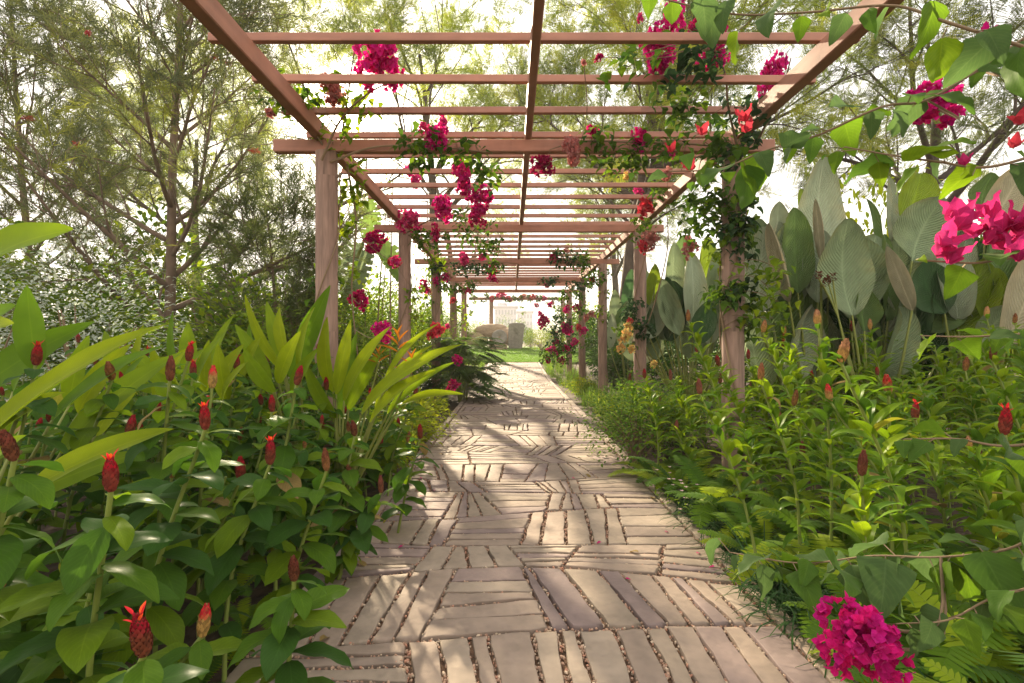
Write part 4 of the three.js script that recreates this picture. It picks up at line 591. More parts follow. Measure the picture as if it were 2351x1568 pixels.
{ // clump of dark lobed-leaf philodendron with sunlit tops, and a shrub with small pale pink flowers
  const root = V(-1.0, 0, -10.4), t = thing('lobed_philodendron', 'dense glossy lobed-leaf clump spilling over the path edge', 'plant', root), r = rng(15), g = frondGeo;
  const mats = [leafMat(rgb(0.085, 0.16, 0.03), 0.5, { coat: 0.4, rough: 0.3 }), leafMat(rgb(0.12, 0.20, 0.03), 0.5, { coat: 0.35, rough: 0.3 })];
  const lobed = (() => { const b = new Bag(); for (let i = 0; i < 9; i++) for (const s of [-1, 1]) b.add(blade({ L: 0.20 * Math.sin(0.5 + i * 0.28), W: 0.075, prof: 'lance', droop: 0.5, fold: 0.2, nl: 4, nw: 1 }), place(V(0, -0.03 * i * i * 0.06, 0.045 * i), s * (1.2 - i * 0.07), 0.1, 0)); b.add(blade({ L: 0.46, W: 0.05, prof: 'lance', droop: 0.4, fold: 0.3, nl: 5, nw: 1 }), M4()); return b.geo(); })();
  for (let k = 0; k < 150; k++) { const h = 0.1 + Math.pow(r(), 0.9) * 1.15, a = r() * 6.28, q = 0.15 + r() * 0.5 * (1.25 - h * 0.5), f = mesh('leaf', lobed, mats[k % 2], t); f.position.set(Math.sin(a) * q, h, Math.cos(a) * q); f.rotation.set(-0.35 + r() * 0.7, a + (r() - 0.5) * 0.6, 0, 'YXZ'); f.scale.setScalar(0.8 + r() * 0.4); }
  const sb = new Bag(); for (let k = 0; k < 14; k++) { const a = k * 2.4; tube(sb, curvePts([V(Math.sin(a) * 0.08, -0.05, Math.cos(a) * 0.08), V(Math.sin(a) * 0.15, 0.4, Math.cos(a) * 0.15), V(Math.sin(a) * 0.35, 0.9, Math.cos(a) * 0.35)], 5), 0.01, 5); } mesh('stalks', sb.geo(), MAT.cane, t);
  const fr = thing('pink_flower_plant', 'low plant with small pale pink flowers at the path edging', 'plant', V(1.24, -0.03, -3.65)), fb = new Bag(), lb = new Bag();
  for (let k = 0; k < 34; k++) { const p = V((r() - 0.5) * 0.3, 0.06 + r() * 0.17, (r() - 0.5) * 0.7); for (let i = 0; i < 5; i++) fb.add(blade({ L: 0.017, W: 0.01, droop: 0.3, fold: 0.2, nl: 2, nw: 1 }), place(p, i * 1.257, 0.5, 0)); }
  for (let k = 0; k < 160; k++) lb.add(blade({ L: 0.06, W: 0.018, prof: 'lance', nl: 3, nw: 1 }), place(V((r() - 0.5) * 0.34, r() * 0.16, (r() - 0.5) * 0.75), r() * 6.28, r() * 1.2, 0));
  mesh('blossoms', fb.geo(), leafMat(rgb(0.72, 0.5, 0.48), 0.4, { coat: 0 }), fr); tag(mesh('foliage', lb.geo(), gingerMats.slim[1], fr), null, null, null, 'stuff');
}
{ // banana with torn leaves, bare canes and a leafless shrub behind the first posts
  const root = V(-3.3, 0, -9), t = thing('banana_plant', 'banana plant with torn sunlit leaves between the first and second posts', 'plant', root), m = [leafMat(rgb(0.20, 0.30, 0.07), 0.5, { map: paddleTex, coat: 0.3 }), leafMat(rgb(0.27, 0.33, 0.2), 0.4, { map: paddleTex, coat: 0.3 })];
  [[838, 545, 938, 690, 8.4, 0.52, 0], [850, 570, 800, 700, 8.6, 0.5, 1], [835, 560, 775, 640, 8.8, 0.4, 1], [860, 560, 905, 640, 9.0, 0.45, 0], [845, 560, 850, 450, 9.2, 0.4, 0]].forEach(([bu, bv, tu, tv, d, w, mi], k) => {
    const a = px(bu, bv, d).sub(root), b = px(tu, tv, d).sub(root), full = bladeBetween(a, b, w, V(0.3, 0.9, 0.6), { prof: 'blade', arch: 0.14, fold: 0.35, nl: 40, nw: 3, wave: 0.03, seed: k }), i2 = [];
    const row = 7; for (let q = 0; q < full.i.length; q += 6) { const i = Math.floor(full.i[q] / row), j = full.i[q] % row; if ((i % 4 === 2 + (j > 2 ? 1 : 0)) && (j === 0 || j === 5 || ((i * 7 + k) % 3 === 0 && (j === 1 || j === 4)))) continue; for (let e = 0; e < 6; e++) i2.push(full.i[q + e]); } full.i = i2;
    mesh('leaf', full.geo(), m[mi], t); const s = new Bag(); tube(s, curvePts([V(0, -0.05, 0), V(a.x * 0.4, a.y * 0.6, a.z * 0.4), a], 6), [0.07, 0.065, 0.06, 0.05, 0.04, 0.03, 0.02], 7); mesh('stalk', s.geo(), MAT.cane, t);
  });
  const r = rng(33), cg = 'bare canes behind the posts';
  [[-2.3, 8.6], [-2.55, 9.2], [-2.1, 9.8], [-2.7, 10.4], [-2.35, 11.2], [-1.95, 8.2]].forEach(([x, d], i) => { const c = thing('bamboo_cane', 'thin leafy cane standing between the vine-wrapped posts', 'cane', V(x, -0.05, -d), cg), b = new Bag(), h = 3.0 + r() * 1.4, tx = (r() - 0.5) * 1.0; const pts = curvePts([V(0, 0, 0), V(tx * 0.3, h * 0.5, 0), V(tx, h, (r() - 0.5) * 0.5)], 10); tube(b, pts, pts.map((_, k) => lerp(0.018, 0.006, k / 10)), 5); mesh('cane', b.geo(), MAT.twig, c); const f = new Bag(); for (let k = 0; k < 60; k++) { const p = pts[3 + Math.floor(r() * 8)].clone().add(V((r() - 0.5) * 0.5, (r() - 0.5) * 0.3, (r() - 0.5) * 0.5)); f.add(blade({ L: 0.11, W: 0.03, prof: 'lance', nl: 3, nw: 1, droop: 0.8 }), place(p, r() * 6.28, (r() - 0.6), 0)); } tag(mesh('foliage', f.geo(), gingerMats.slim[2], c), null, null, null, 'stuff'); });
  const bt = thing('bare_shrub', 'leafless branching shrub against the sky beside the first post', 'shrub', V(-3.3, 0, -7.6)), g2 = growTree(71, { rad: 0.03, thin: 0.004, levels: [{ len: 2.2, seg: 6, wander: 0.15, lift: 0.02, kids: 6, from: 0.15 }, { len: 1.3, seg: 6, wander: 0.2, lift: 0.1, kids: 6, from: 0.2, ang: [0.5, 0.9], scale: () => 1 }, { len: 0.5, seg: 4, wander: 0.3, lift: 0.05, kids: 0, ang: [0.4, 0.9], scale: () => 1 }] }); mesh('branches', g2.wood.geo(), MAT.twig, bt);
}
// ---------------------------------------------------------------- bougainvillea: vines on the pergola and sprays reaching in beside the path
const heart = [0, 1, 2, 3, 4, 5, 6, 7].map((k) => { const r = rng(200 + k); return blade({ L: 0.082, W: 0.062, prof: 'heart', droop: 0.2 + r() * 0.9, start: 0.1, fold: 0.1 + r() * 0.45, nl: 10, nw: 3, wave: 0.03 + r() * 0.03, twist: (r() - 0.5) * 0.5, seed: k }); }), heartGeo = heart.map((b) => b.geo());
const heartLow = [0, 1, 2].map((k) => blade({ L: 0.07, W: 0.052, prof: 'heart', droop: 0.3 + 0.4 * k, fold: 0.3, nl: 4, nw: 1, seed: k }));
const bougMats = [rgb(0.095, 0.18, 0.025), rgb(0.14, 0.24, 0.015), rgb(0.10, 0.165, 0.05), rgb(0.20, 0.30, 0.012)].map((c) => leafMat(c, 0.55, { coat: 0.15, rough: 0.45, map: veinTex }));
const vineMat = leafMat(rgb(1, 1, 1), 0.52, { coat: 0, vc: true, map: veinTex });
const VT = [[0.085, 0.16, 0.018], [0.115, 0.2, 0.018], [0.06, 0.125, 0.02], [0.17, 0.26, 0.016]], VD = [[0.04, 0.085, 0.035], [0.055, 0.105, 0.035], [0.035, 0.075, 0.03]], VY = [[0.22, 0.31, 0.014], [0.15, 0.24, 0.014], [0.3, 0.36, 0.016]];
// a flower head: triplets of papery bracts facing outwards all over an uneven ball
function headGeo(seed, n, size) {
  const r = rng(seed), b = new Bag(), lobes = Array.from({ length: 7 }, () => V((r() - 0.5) * 1.15, (r() - 0.5) * 1.25, (r() - 0.5) * 1.0));
  for (let k = 0; k < n; k++) {
    const l = lobes[k % 7], c = 1 - 2 * r(), a = r() * 6.28, s = Math.sqrt(1 - c * c), o = V(s * Math.cos(a), c, s * Math.sin(a)), p = l.clone().addScaledVector(o, 0.16 + 0.32 * Math.pow(r(), 0.6)), q = Q().setFromUnitVectors(V(0, 1, 0), o), t = 0.75 + r() * 0.65, hue = r(), base = M4().compose(p, q, V(1, 1, 1));
    for (let i = 0; i < 3; i++) b.add(blade({ L: size * (0.9 + r() * 0.3), W: size * 0.92, prof: 'oval', droop: -0.2 + r() * 0.6, fold: 0.4, nl: 3, nw: 1, wave: 0.08, seed: k * 3 + i }), base.clone().multiply(place(V(0, 0, 0), i * 2.094 + r() * 0.4, 0.75 + r() * 0.3, 0)), [t, t * (0.7 + hue * 0.6), t * (0.7 + hue * 0.6)]);
  }
  return b.geo();
}
const HEADS = [headGeo(1, 60, 0.42), headGeo(2, 56, 0.44), headGeo(3, 64, 0.4)], HEADFINE = [headGeo(4, 210, 0.25), headGeo(5, 220, 0.24)];
const bract = (c, T = 0.45) => leafMat(c, T, { coat: 0.0, vc: true, map: veinTex });
const FLOWER = { m: bract(rgb(0.68, 0.014, 0.23)), d: bract(rgb(0.52, 0.012, 0.13)), p: bract(rgb(0.70, 0.04, 0.235)), f: bract(rgb(0.60, 0.22, 0.22)), c: bract(rgb(0.62, 0.05, 0.085)), y: bract(rgb(0.80, 0.52, 0.20)) };
let headN = 0;
function flowerHead(t, root, [u, v, d, w, h, c], from, fine) {
  const at = px(u, v, d), k = headN++, f = mesh('flower_head', fine ? HEADFINE[k % 2] : HEADS[k % 3], FLOWER[c], t), s = d / F * 0.56; f.position.copy(at).sub(root); f.scale.set(w * s, h * s, Math.min(w, h) * s); f.rotation.y = k * 1.3;
  if (from) { const e = at.clone().sub(root), o = from.clone().sub(root), m = o.clone().lerp(e, 0.5).add(V(0.03, -0.05, 0.04)), b = new Bag(); tube(b, curvePts([o, m, e], 7), 0.0028, 4); mesh('twig', b.geo(), MAT.twig, t); }
  return f;
}
// stems: lists of world points; zones: [u, v, d, half width px, half height px, leaves, tones, depth in m]; heads as above
function vine(label, root, stems, zones, heads, seed, lsize = 1) {
  const t = thing('climbing_bougainvillea', label, 'vine', root), r = rng(seed), w = new Bag(), all = [];
  for (const s of stems) { const pts = curvePts(s, s.length * 5); for (const p of pts) all.push(p); tube(w, pts.map((p) => p.clone().sub(root)), pts.map((_, i) => lerp(0.011, 0.004, i / pts.length)), 5); }
  const fol = new Bag();
  for (let [u, v, d, ru, rv, n, tones, dz = 0.12] of zones) {
    const c = px(u, v, d), hub = []; for (let k = 0; k < Math.max(2, n / 14); k++) { const a = r() * 6.28, q = Math.sqrt(r()); hub.push(V(c.x + Math.cos(a) * q * ru * d / F, c.y + Math.sin(a) * q * rv * d / F, c.z + (r() - 0.5) * 2 * dz)); }
    n = Math.round(n * 1.6); for (let k = 0; k < n; k++) { const h = hub[k % hub.length], p = V(h.x + (r() - 0.5) * 0.22, h.y + (r() - 0.5) * 0.2, h.z + (r() - 0.5) * 0.2); const t2 = tones[Math.floor(r() * tones.length)], vv = 0.8 + r() * 0.4; fol.add(heartLow[k % 3], place(p.sub(root), r() * 6.28, -0.7 + r() * 0.8, (r() - 0.5) * 0.7, lsize * (0.75 + r() * 0.65)), t2.map((x) => x * vv)); }
    for (const h of hub) { let best = all[0], bd = 1e9; for (const q of all) { const e = q.distanceToSquared(h); if (e < bd) { bd = e; best = q; } } const o = best.clone().sub(root), e = h.clone().sub(root); tube(w, curvePts([o, o.clone().lerp(e, 0.5).add(V((r() - 0.5) * 0.08, 0.04, (r() - 0.5) * 0.08)), e], 5), 0.0032, 3); }
  }
  mesh('stems', w.geo(), MAT.twig, t);
  if (fol.count) tag(mesh('foliage', fol.geo(), vineMat, t), null, null, null, 'stuff');
  for (const h of heads) { const at = px(h[0], h[1], h[2]); let best = all[0], bd = 1e9; for (const q of all) { const e = q.distanceToSquared(at); if (e < bd) { bd = e; best = q; } } flowerHead(t, root, h, best, Math.min(h[3], h[4]) >= 40); }
  return t;
}
const wrap = (x, d, y0, y1, turns, R = 0.1, ph = 0) => Array.from({ length: 14 }, (_, i) => { const s = i / 13, a = ph + s * turns * 6.28; return V(x + Math.sin(a) * R, lerp(y0, y1, s), -d + Math.cos(a) * R); });
const [B1, B2, B3, B4, B5] = BAYS;
vine('bougainvillea winding up the first post near the sun, with big magenta and pale pink heads', V(PX[0], 0, -B1), [
  wrap(PX[0], B1, -0.05, 2.65, 1.6), wrap(PX[0], B1, 0.1, 2.6, -1.1, 0.105, 2), [V(-1.5, 2.6, -4.05), V(-1.3, 2.85, -3.9), V(-1.05, 2.98, -3.75), V(-0.85, 3.05, -3.7)], [V(-1.45, 2.6, -4.1), V(-1.1, 2.72, -4.1), V(-0.6, 2.72, -4.1), V(-0.2, 2.68, -4.1)], [V(-1.5, 2.7, -4.2), V(-1.62, 2.95, -3.9), V(-1.7, 3.0, -3.6)], [V(-1.38, 2.65, -4.3), V(-1.32, 2.2, -4.35), V(-1.34, 1.6, -4.3), V(-1.3, 1.0, -4.35)]],
  [[650, 215, 3.75, 40, 26, 34, VT], [700, 240, 3.9, 60, 24, 34, VY], [800, 225, 3.9, 70, 26, 30, VY], [960, 330, 4.05, 50, 22, 46, VT], [1060, 362, 4.12, 110, 16, 60, VT], [800, 400, 4.3, 22, 70, 46, VY], [795, 560, 4.4, 18, 100, 40, VY], [775, 300, 4.0, 60, 40, 30, VY], [1100, 400, 4.3, 30, 30, 24, VT], [745, 600, 4.2, 16, 110, 16, VT, 0.05]],
  [[868, 155, 3.7, 92, 104, 'm'], [760, 206, 3.8, 66, 54, 'f'], [1003, 320, 4.0, 46, 56, 'm'], [975, 298, 4.2, 34, 26, 'p'], [1018, 282, 4.3, 20, 34, 'p'], [622, 258, 3.9, 26, 20, 'f'], [828, 687, 4.5, 52, 38, 'd'], [862, 556, 4.8, 56, 44, 'd'], [880, 766, 3.7, 44, 44, 'm'], [905, 600, 5.2, 28, 22, 'p'], [438, 2, 2.9, 22, 20, 'p']], 301);
vine('bougainvillea with dark ivy-like leaves smothering the first post before the giant paddle leaves', V(PX[1], 0, -B1), [
  wrap(PX[1], B1, -0.05, 2.65, 1.4), wrap(PX[1], B1, 0.2, 2.65, -0.8, 0.1, 1), [V(1.8, 2.6, -4.05), V(1.6, 2.9, -3.8), V(1.45, 3.0, -3.5), V(1.3, 3.05, -3.3)], [V(1.8, 2.7, -4.1), V(1.5, 2.72, -4.05), V(1.0, 2.74, -4.05), V(0.5, 2.76, -4.1), V(0.3, 2.7, -4.1)], [V(1.9, 2.7, -4.0), V(1.95, 3.0, -3.7), V(1.9, 3.1, -3.5)]],
  [[1695, 470, 4.06, 26, 80, 100, VT, 0.06], [1694, 590, 4.06, 20, 100, 90, VD, 0.06], [1715, 700, 4.03, 16, 80, 50, VT, 0.05], [1660, 640, 4.06, 16, 110, 50, VT, 0.06], [1640, 470, 4.2, 50, 50, 90, VT, 0.2], [1610, 530, 4.3, 40, 50, 60, VT, 0.2], [1600, 350, 3.9, 90, 26, 70, VT, 0.2], [1580, 250, 3.7, 90, 40, 60, VT, 0.2], [1570, 140, 3.4, 70, 34, 60, VD, 0.2], [1420, 150, 3.3, 50, 16, 20, VT, 0.15], [1730, 230, 3.8, 40, 40, 40, VD, 0.12], [1500, 330, 4.05, 70, 18, 44, VT], [1400, 335, 4.05, 60, 16, 30, VT], [1480, 366, 4.15, 90, 12, 44, VT], [1655, 560, 4.25, 18, 120, 40, VY, 0.1], [1690, 350, 4.05, 60, 30, 50, VD, 0.12], [1780, 640, 4.0, 40, 30, 24, VY, 0.15], [1760, 700, 3.9, 50, 60, 46, VY, 0.15]],
  [[1515, 112, 3.35, 78, 86, 'm'], [1548, 45, 3.3, 44, 84, 'm'], [1600, 62, 3.3, 46, 40, 'd'], [1634, 132, 3.4, 62, 50, 'm'], [1655, 48, 3.2, 32, 52, 'd'], [1775, 185, 3.75, 54, 92, 'm'], [1477, 92, 3.3, 20, 28, 'p'], [1468, 42, 3.2, 20, 16, 'p'], [1312, 346, 4.0, 44, 62, 'f'], [1362, 300, 4.1, 34, 24, 'd'], [1471, 318, 4.0, 34, 44, 'm'], [1375, 132, 3.3, 18, 16, 'd'], [1340, 142, 3.3, 16, 14, 'f'], [1245, 384, 4.3, 48, 42, 'd'], [1535, 350, 4.0, 22, 22, 'p'], [1530, 398, 4.6, 28, 28, 'f'], [1582, 568, 4.9, 30, 40, 'f'], [1440, 405, 4.8, 18, 18, 'y']], 302, 1.05);
vine('bougainvillea on the second post with magenta heads hanging through the rafters', V(PX[0], 0, -B2), [
  wrap(PX[0], B2, -0.05, 2.65, 1.7), [V(-1.5, 2.65, -7.1), V(-1.1, 2.8, -6.9), V(-0.6, 2.85, -6.5), V(-0.5, 2.85, -5.8), V(-0.5, 2.75, -5.0)], [V(-1.45, 2.65, -7.15), V(-1.0, 2.72, -7.1), V(-0.5, 2.68, -7.1)]],
  [[1010, 545, 6.9, 70, 16, 90, VT], [1090, 560, 6.9, 60, 14, 60, VT], [990, 610, 7.1, 20, 40, 40, VY], [960, 680, 7.2, 14, 80, 50, VY], [1040, 500, 6.6, 40, 16, 40, VT], [1100, 520, 6.5, 40, 12, 30, VT], [1090, 400, 5.0, 40, 20, 24, VT]],
  [[1060, 400, 5.0, 48, 62, 'm'], [1068, 440, 5.4, 54, 26, 'm'], [1105, 462, 5.6, 54, 60, 'm'], [1018, 483, 5.6, 42, 56, 'm'], [1086, 500, 5.8, 34, 30, 'd'], [938, 512, 6.9, 50, 46, 'p'], [1000, 530, 6.8, 20, 40, 'd'], [1110, 512, 6.2, 18, 18, 'd'], [1001, 760, 5.6, 32, 32, 'c'], [1028, 748, 6, 14, 12, 'p'], [905, 600, 6.5, 26, 22, 'c'], [940, 395, 6.0, 30, 26, 'p'], [955, 415, 6.0, 24, 30, 'p']], 303);
vine('bougainvillea at the second post with coral pink heads over the strap-leaved tufts', V(PX[1], 0, -B2), [
  wrap(PX[1], B2, -0.05, 2.6, 1.2), [V(1.8, 1.2, -7.1), V(1.95, 1.8, -6.9), V(2.0, 2.4, -6.6), V(1.9, 2.75, -6.3)], [V(1.75, 0.8, -7.05), V(1.6, 1.15, -6.8), V(1.55, 1.2, -6.6)]],
  [[1462, 720, 7.0, 30, 34, 80, VD], [1470, 770, 7.0, 24, 30, 50, VD], [1500, 530, 6.7, 40, 30, 50, VT, 0.2], [1520, 440, 6.2, 30, 30, 40, VT, 0.2], [1560, 500, 6.2, 30, 50, 40, VT, 0.2], [1440, 770, 6.7, 26, 24, 30, VT]],
  [[1478, 478, 6.3, 42, 36, 'c'], [1466, 437, 6.1, 22, 20, 'p'], [1488, 558, 6.6, 42, 40, 'f'], [1478, 566, 6.5, 22, 26, 'c'], [1436, 772, 6.5, 24, 28, 'y'], [1450, 800, 6.4, 18, 18, 'y'], [1424, 800, 6.4, 18, 18, 'y'], [1442, 748, 6.6, 16, 16, 'y'], [1500, 835, 6.2, 18, 18, 'y'], [1446, 736, 6.6, 12, 12, 'c'], [1516, 345, 5.2, 20, 20, 'f']], 304);
vine('bougainvillea draping the third post and beam beside the lobed-leaf clump', V(PX[0], 0, -B3), [wrap(PX[0], B3, -0.05, 2.65, 1.6), [V(-1.5, 2.6, -10.1), V(-0.9, 2.75, -10.05), V(-0.2, 2.72, -10.05), V(0.1, 2.7, -10.05)]],
  [[1010, 600, 10, 22, 30, 90, VD], [1080, 612, 10, 60, 12, 110, VD], [1020, 660, 10.1, 16, 30, 50, VT], [1130, 606, 10, 40, 8, 50, VT], [985, 640, 10.2, 16, 60, 50, VY], [1000, 720, 10.2, 20, 40, 60, VT]],
  [[1065, 592, 9.9, 24, 30, 'p'], [1024, 636, 10, 22, 18, 'm'], [1000, 645, 10, 16, 16, 'm'], [1108, 588, 9.9, 20, 16, 'p'], [1128, 622, 10.5, 24, 24, 'd'], [1132, 640, 11, 22, 16, 'd'], [975, 655, 9, 22, 30, 'd'], [1052, 826, 8.5, 24, 20, 'm'], [1040, 886, 8, 26, 24, 'd'], [985, 668, 9.5, 18, 14, 'f']], 305, 1.1);
vine('bougainvillea arching thickly over the third post near the calathea', V(PX[1], 0, -B3), [wrap(PX[1], B3, -0.05, 2.65, 1.3), [V(1.75, 2.6, -10.1), V(1.2, 2.8, -10.05), V(0.7, 2.85, -10.05)], [V(1.8, 2.5, -10.1), V(1.5, 2.3, -9.9), V(1.4, 1.8, -9.9)]],
  [[1340, 600, 10, 40, 16, 110, VT, 0.25], [1300, 590, 10, 40, 14, 80, VD, 0.25], [1370, 630, 10, 24, 24, 80, VT, 0.25], [1385, 690, 10.1, 12, 40, 40, VY], [1280, 570, 10, 30, 8, 30, VT]],
  [[1272, 590, 10, 18, 18, 'd'], [1300, 575, 10, 14, 12, 'f'], [1360, 640, 10, 14, 14, 'c']], 306, 1.1);
vine('bougainvillea cascading with many small magenta heads at the fourth post', V(PX[1], 0, -B4), [wrap(PX[1], B4, -0.05, 2.65, 1.3), [V(1.75, 2.6, -13.1), V(1.2, 2.75, -13.05), V(0.5, 2.7, -13.05)], [V(1.7, 1.6, -13), V(1.4, 1.2, -12.6), V(1.2, 0.5, -12.4)], [V(1.75, 1.2, -13), V(1.6, 0.8, -12.4), V(1.45, 0.3, -12.2)]],
  [[1330, 650, 13, 26, 14, 110, VD, 0.3], [1270, 645, 13, 40, 8, 80, VD, 0.2], [1310, 700, 12.8, 30, 44, 200, VT, 0.4], [1290, 770, 12.4, 34, 44, 260, VD, 0.4], [1275, 815, 12.2, 30, 20, 160, VT, 0.4], [1330, 780, 12.6, 24, 30, 60, VT, 0.3]],
  [[1245, 737, 12.4, 24, 26, 'd'], [1240, 720, 12.5, 12, 12, 'p'], [1302, 752, 12.4, 26, 26, 'm'], [1330, 752, 12.4, 24, 14, 'c'], [1340, 760, 12.4, 16, 16, 'm'], [1300, 708, 12.6, 16, 18, 'm'], [1322, 706, 12.6, 20, 14, 'd'], [1268, 805, 12.2, 24, 18, 'p'], [1276, 785, 12.3, 18, 16, 'd'], [1300, 800, 12.2, 16, 14, 'd'], [1320, 785, 12.2, 18, 16, 'm'], [1258, 826, 12, 14, 14, 'd'], [1290, 826, 12, 22, 14, 'd'], [1262, 700, 13, 14, 12, 'p'], [1275, 765, 12.3, 12, 12, 'f'], [1345, 730, 12.6, 18, 14, 'f'], [1360, 722, 12.6, 18, 14, 'f'], [1255, 655, 13, 16, 10, 'p']], 307, 1.15);
vine('bougainvillea trailing from the fourth beam beside the lobed-leaf clump', V(PX[0], 0, -B4), [wrap(PX[0], B4, -0.05, 2.65, 1.3), [V(-1.5, 2.6, -13.1), V(-1, 2.75, -13.05), V(-0.4, 2.7, -13.05)]], [[1060, 660, 13, 24, 14, 70, VT, 0.3], [1060, 720, 13, 14, 36, 60, VY, 0.3], [1090, 650, 13, 30, 6, 40, VT]], [[1075, 668, 13, 20, 14, 'p'], [1040, 690, 12.6, 14, 12, 'c']], 308, 1.15);
vine('pink flowered bougainvillea swag along the far timber arch', V(-1.39, gy(34.5), -34.5), [wrap(-1.39, 34.5, 0.7, 3.9, 1.2, 0.17), [V(-2.8, 4.1, -34.4), V(-0.5, 4.05, -34.4), V(1.6, 4.05, -34.4), V(3.6, 4.05, -34.4)]], [[1110, 682, 34.4, 30, 9, 110, VT, 0.2], [1170, 684, 34.4, 34, 9, 130, VT, 0.2], [1230, 684, 34.4, 34, 9, 130, VT, 0.2], [1200, 705, 34.4, 8, 14, 24, VY, 0.1], [1275, 690, 34.4, 24, 14, 90, VT, 0.2], [1085, 700, 34.4, 14, 26, 70, VY, 0.2], [1290, 720, 34.3, 16, 26, 80, VT, 0.2]],
  [[1130, 684, 34.3, 22, 14, 'c'], [1150, 678, 34.3, 22, 14, 'p'], [1168, 686, 34.3, 16, 12, 'c'], [1200, 680, 34.3, 20, 12, 'f'], [1225, 682, 34.3, 18, 12, 'c'], [1250, 685, 34.3, 16, 12, 'p'], [1232, 700, 34.3, 12, 10, 'd'], [1270, 695, 34.3, 14, 10, 'f']], 309, 2.0);

// sprays close by: a woody twig with alternate heart-shaped leaves, each leaf a part
function spray(label, pts, heads, seed, { step = 0.03, size = 1, mats = [0, 1, 2, 3], rad = 0.0032, hang = 0.6, bracts = [], root = V(1.75, 0, -0.75), group } = {}) {
  const t = thing('bougainvillea_spray', label, 'vine', root, group), r = rng(seed), P = pts.map(([u, v, d]) => px(u, v, d)), cv = new THREE.CatmullRomCurve3(P), L = cv.getLength(), n = Math.floor(L / step), w = new Bag();
  for (const p of P.slice(1)) { p.x += (r() - 0.5) * 0.02; p.y += (r() - 0.5) * 0.02; p.z += (r() - 0.5) * 0.05; } cv.updateArcLengths(); const line = cv.getPoints(30); tube(w, line.map((p) => p.clone().sub(root)), line.map((_, i) => lerp(rad, rad * 0.45, i / 30)), 6);
  // the twig grows from a cane that stands in the bed beside the camera
  const cb = new Bag(), e = P[0].clone().sub(root); tube(cb, curvePts([V(0, -0.05, 0), V(e.x * 0.3 + 0.15, e.y * 0.55 + 0.1, e.z * 0.4), e], 12), 0.0055, 6); mesh('cane', cb.geo(), MAT.twig, t);
  for (let k = 1; k <= n; k++) {
    const s = Math.min(1, k / n), p = cv.getPointAt(s), tg = cv.getTangentAt(s), sd = k % 2 ? 1 : -1, yaw = Math.atan2(tg.x, tg.z) + sd * (0.4 + r() * 1.9), sc = size * (s > 0.9 ? 0.6 : 1) * (0.5 + r() * 0.75), l = mesh('leaf', heartGeo[Math.floor(r() * 8)], bougMats[mats[Math.floor(r() * mats.length)]], t);
    const out = V(Math.sin(yaw), 0.7 - r() * 1.6, Math.cos(yaw)).multiplyScalar(0.008 + (r() < 0.35 ? 0.035 : 0.014) * r()), e2 = p.clone().add(out).sub(root); tube(w, [p.clone().sub(root), e2], 0.0011, 3, null, false);
    place(e2, yaw, -hang + (r() - 0.5) * 1.7, (r() - 0.5) * 1.8, sc).decompose(l.position, l.quaternion, l.scale);
  }
  mesh('twig', w.geo(), MAT.twig, t);
  for (const h of heads) flowerHead(t, root, h, cv.getPointAt(clamp(h[6] ?? 0.6, 0, 1)), true);
  for (const [u, v, d, s, c = 'p'] of bracts) { const at = px(u, v, d).sub(root), b = new Bag(); for (let i = 0; i < 3; i++) b.add(blade({ L: 0.034 * s, W: 0.027 * s, prof: 'heart', droop: -0.5, fold: 0.6, nl: 6, nw: 2, wave: 0.09, seed: i + Math.floor(u) }), place(V(0, 0, 0), i * 2.09 + u, 0.75, 0), [1, 1, 1]); const f = mesh('bract_triplet', b.geo(), FLOWER[c], t); f.position.copy(at); f.rotation.set((r() - 0.2) * 1.4, r() * 6, (r() - 0.5)); }
}
spray('leafy bougainvillea spray hanging across the pergola rail end', [[2420, 130, 0.9], [2180, 55, 0.95], [2040, 12, 1.0], [1880, 22, 1.0], [1700, 28, 1.02], [1490, 5, 1.05]], [], 401, { mats: [0, 1, 2, 3], hang: 1.1, step: 0.042 });
spray('leafy bougainvillea spray holding a magenta head before the pale sky', [[2420, 40, 1.05], [2250, 165, 1.05], [2130, 232, 1.05], [2000, 262, 1.08], [1880, 310, 1.1], [1760, 355, 1.12], [1640, 385, 1.15], [1540, 388, 1.15]], [[2140, 245, 1.2, 104, 96, 'm', 0.35], [2190, 138, 1.2, 44, 34, 'm', 0.2]], 402, { mats: [0, 2, 2, 1], hang: 0.6, step: 0.026, bracts: [[1712, 280, 1.1, 1.1, 'c'], [1712, 305, 1.1, 1, 'c'], [1610, 310, 1.15, 0.95, 'c'], [1587, 392, 1.15, 1, 'c'], [1540, 350, 1.15, 0.8, 'c']] });
spray('bougainvillea spray with drooping leaves just above the giant paddle leaves', [[2430, 340, 1.0], [2280, 372, 1.02], [2160, 374, 1.05], [2030, 358, 1.08], [1960, 330, 1.08]], [], 403, { mats: [0, 1, 2, 3], step: 0.026, hang: 0.5, bracts: [[2345, 285, 1, 1.1, 'c'], [2325, 340, 1, 0.9, 'c'], [2215, 380, 1, 0.8, 'p'], [2255, 78, 1, 0.7, 'm']] });
spray('bougainvillea spray of open hot pink bracts before the tan striped paddle leaf', [[2440, 590, 0.8], [2340, 600, 0.82], [2240, 605, 0.84], [2110, 590, 0.86]], [], 404, { mats: [3, 1, 0], step: 0.06, size: 0.8, bracts: [[2205, 515, 0.84, 1.6], [2190, 530, 0.84, 1.4], [2160, 565, 0.84, 1.45], [2178, 605, 0.84, 1.4], [2150, 590, 0.85, 1.2], [2270, 500, 0.84, 1.3], [2275, 535, 0.84, 1.5], [2300, 540, 0.83, 1.4], [2330, 530, 0.82, 1.5], [2345, 570, 0.82, 1.6], [2335, 600, 0.8, 1.5], [2240, 545, 0.85, 1.2], [2310, 575, 0.83, 1.3], [2260, 560, 0.84, 1.1], [2350, 520, 0.82, 1.5]] });
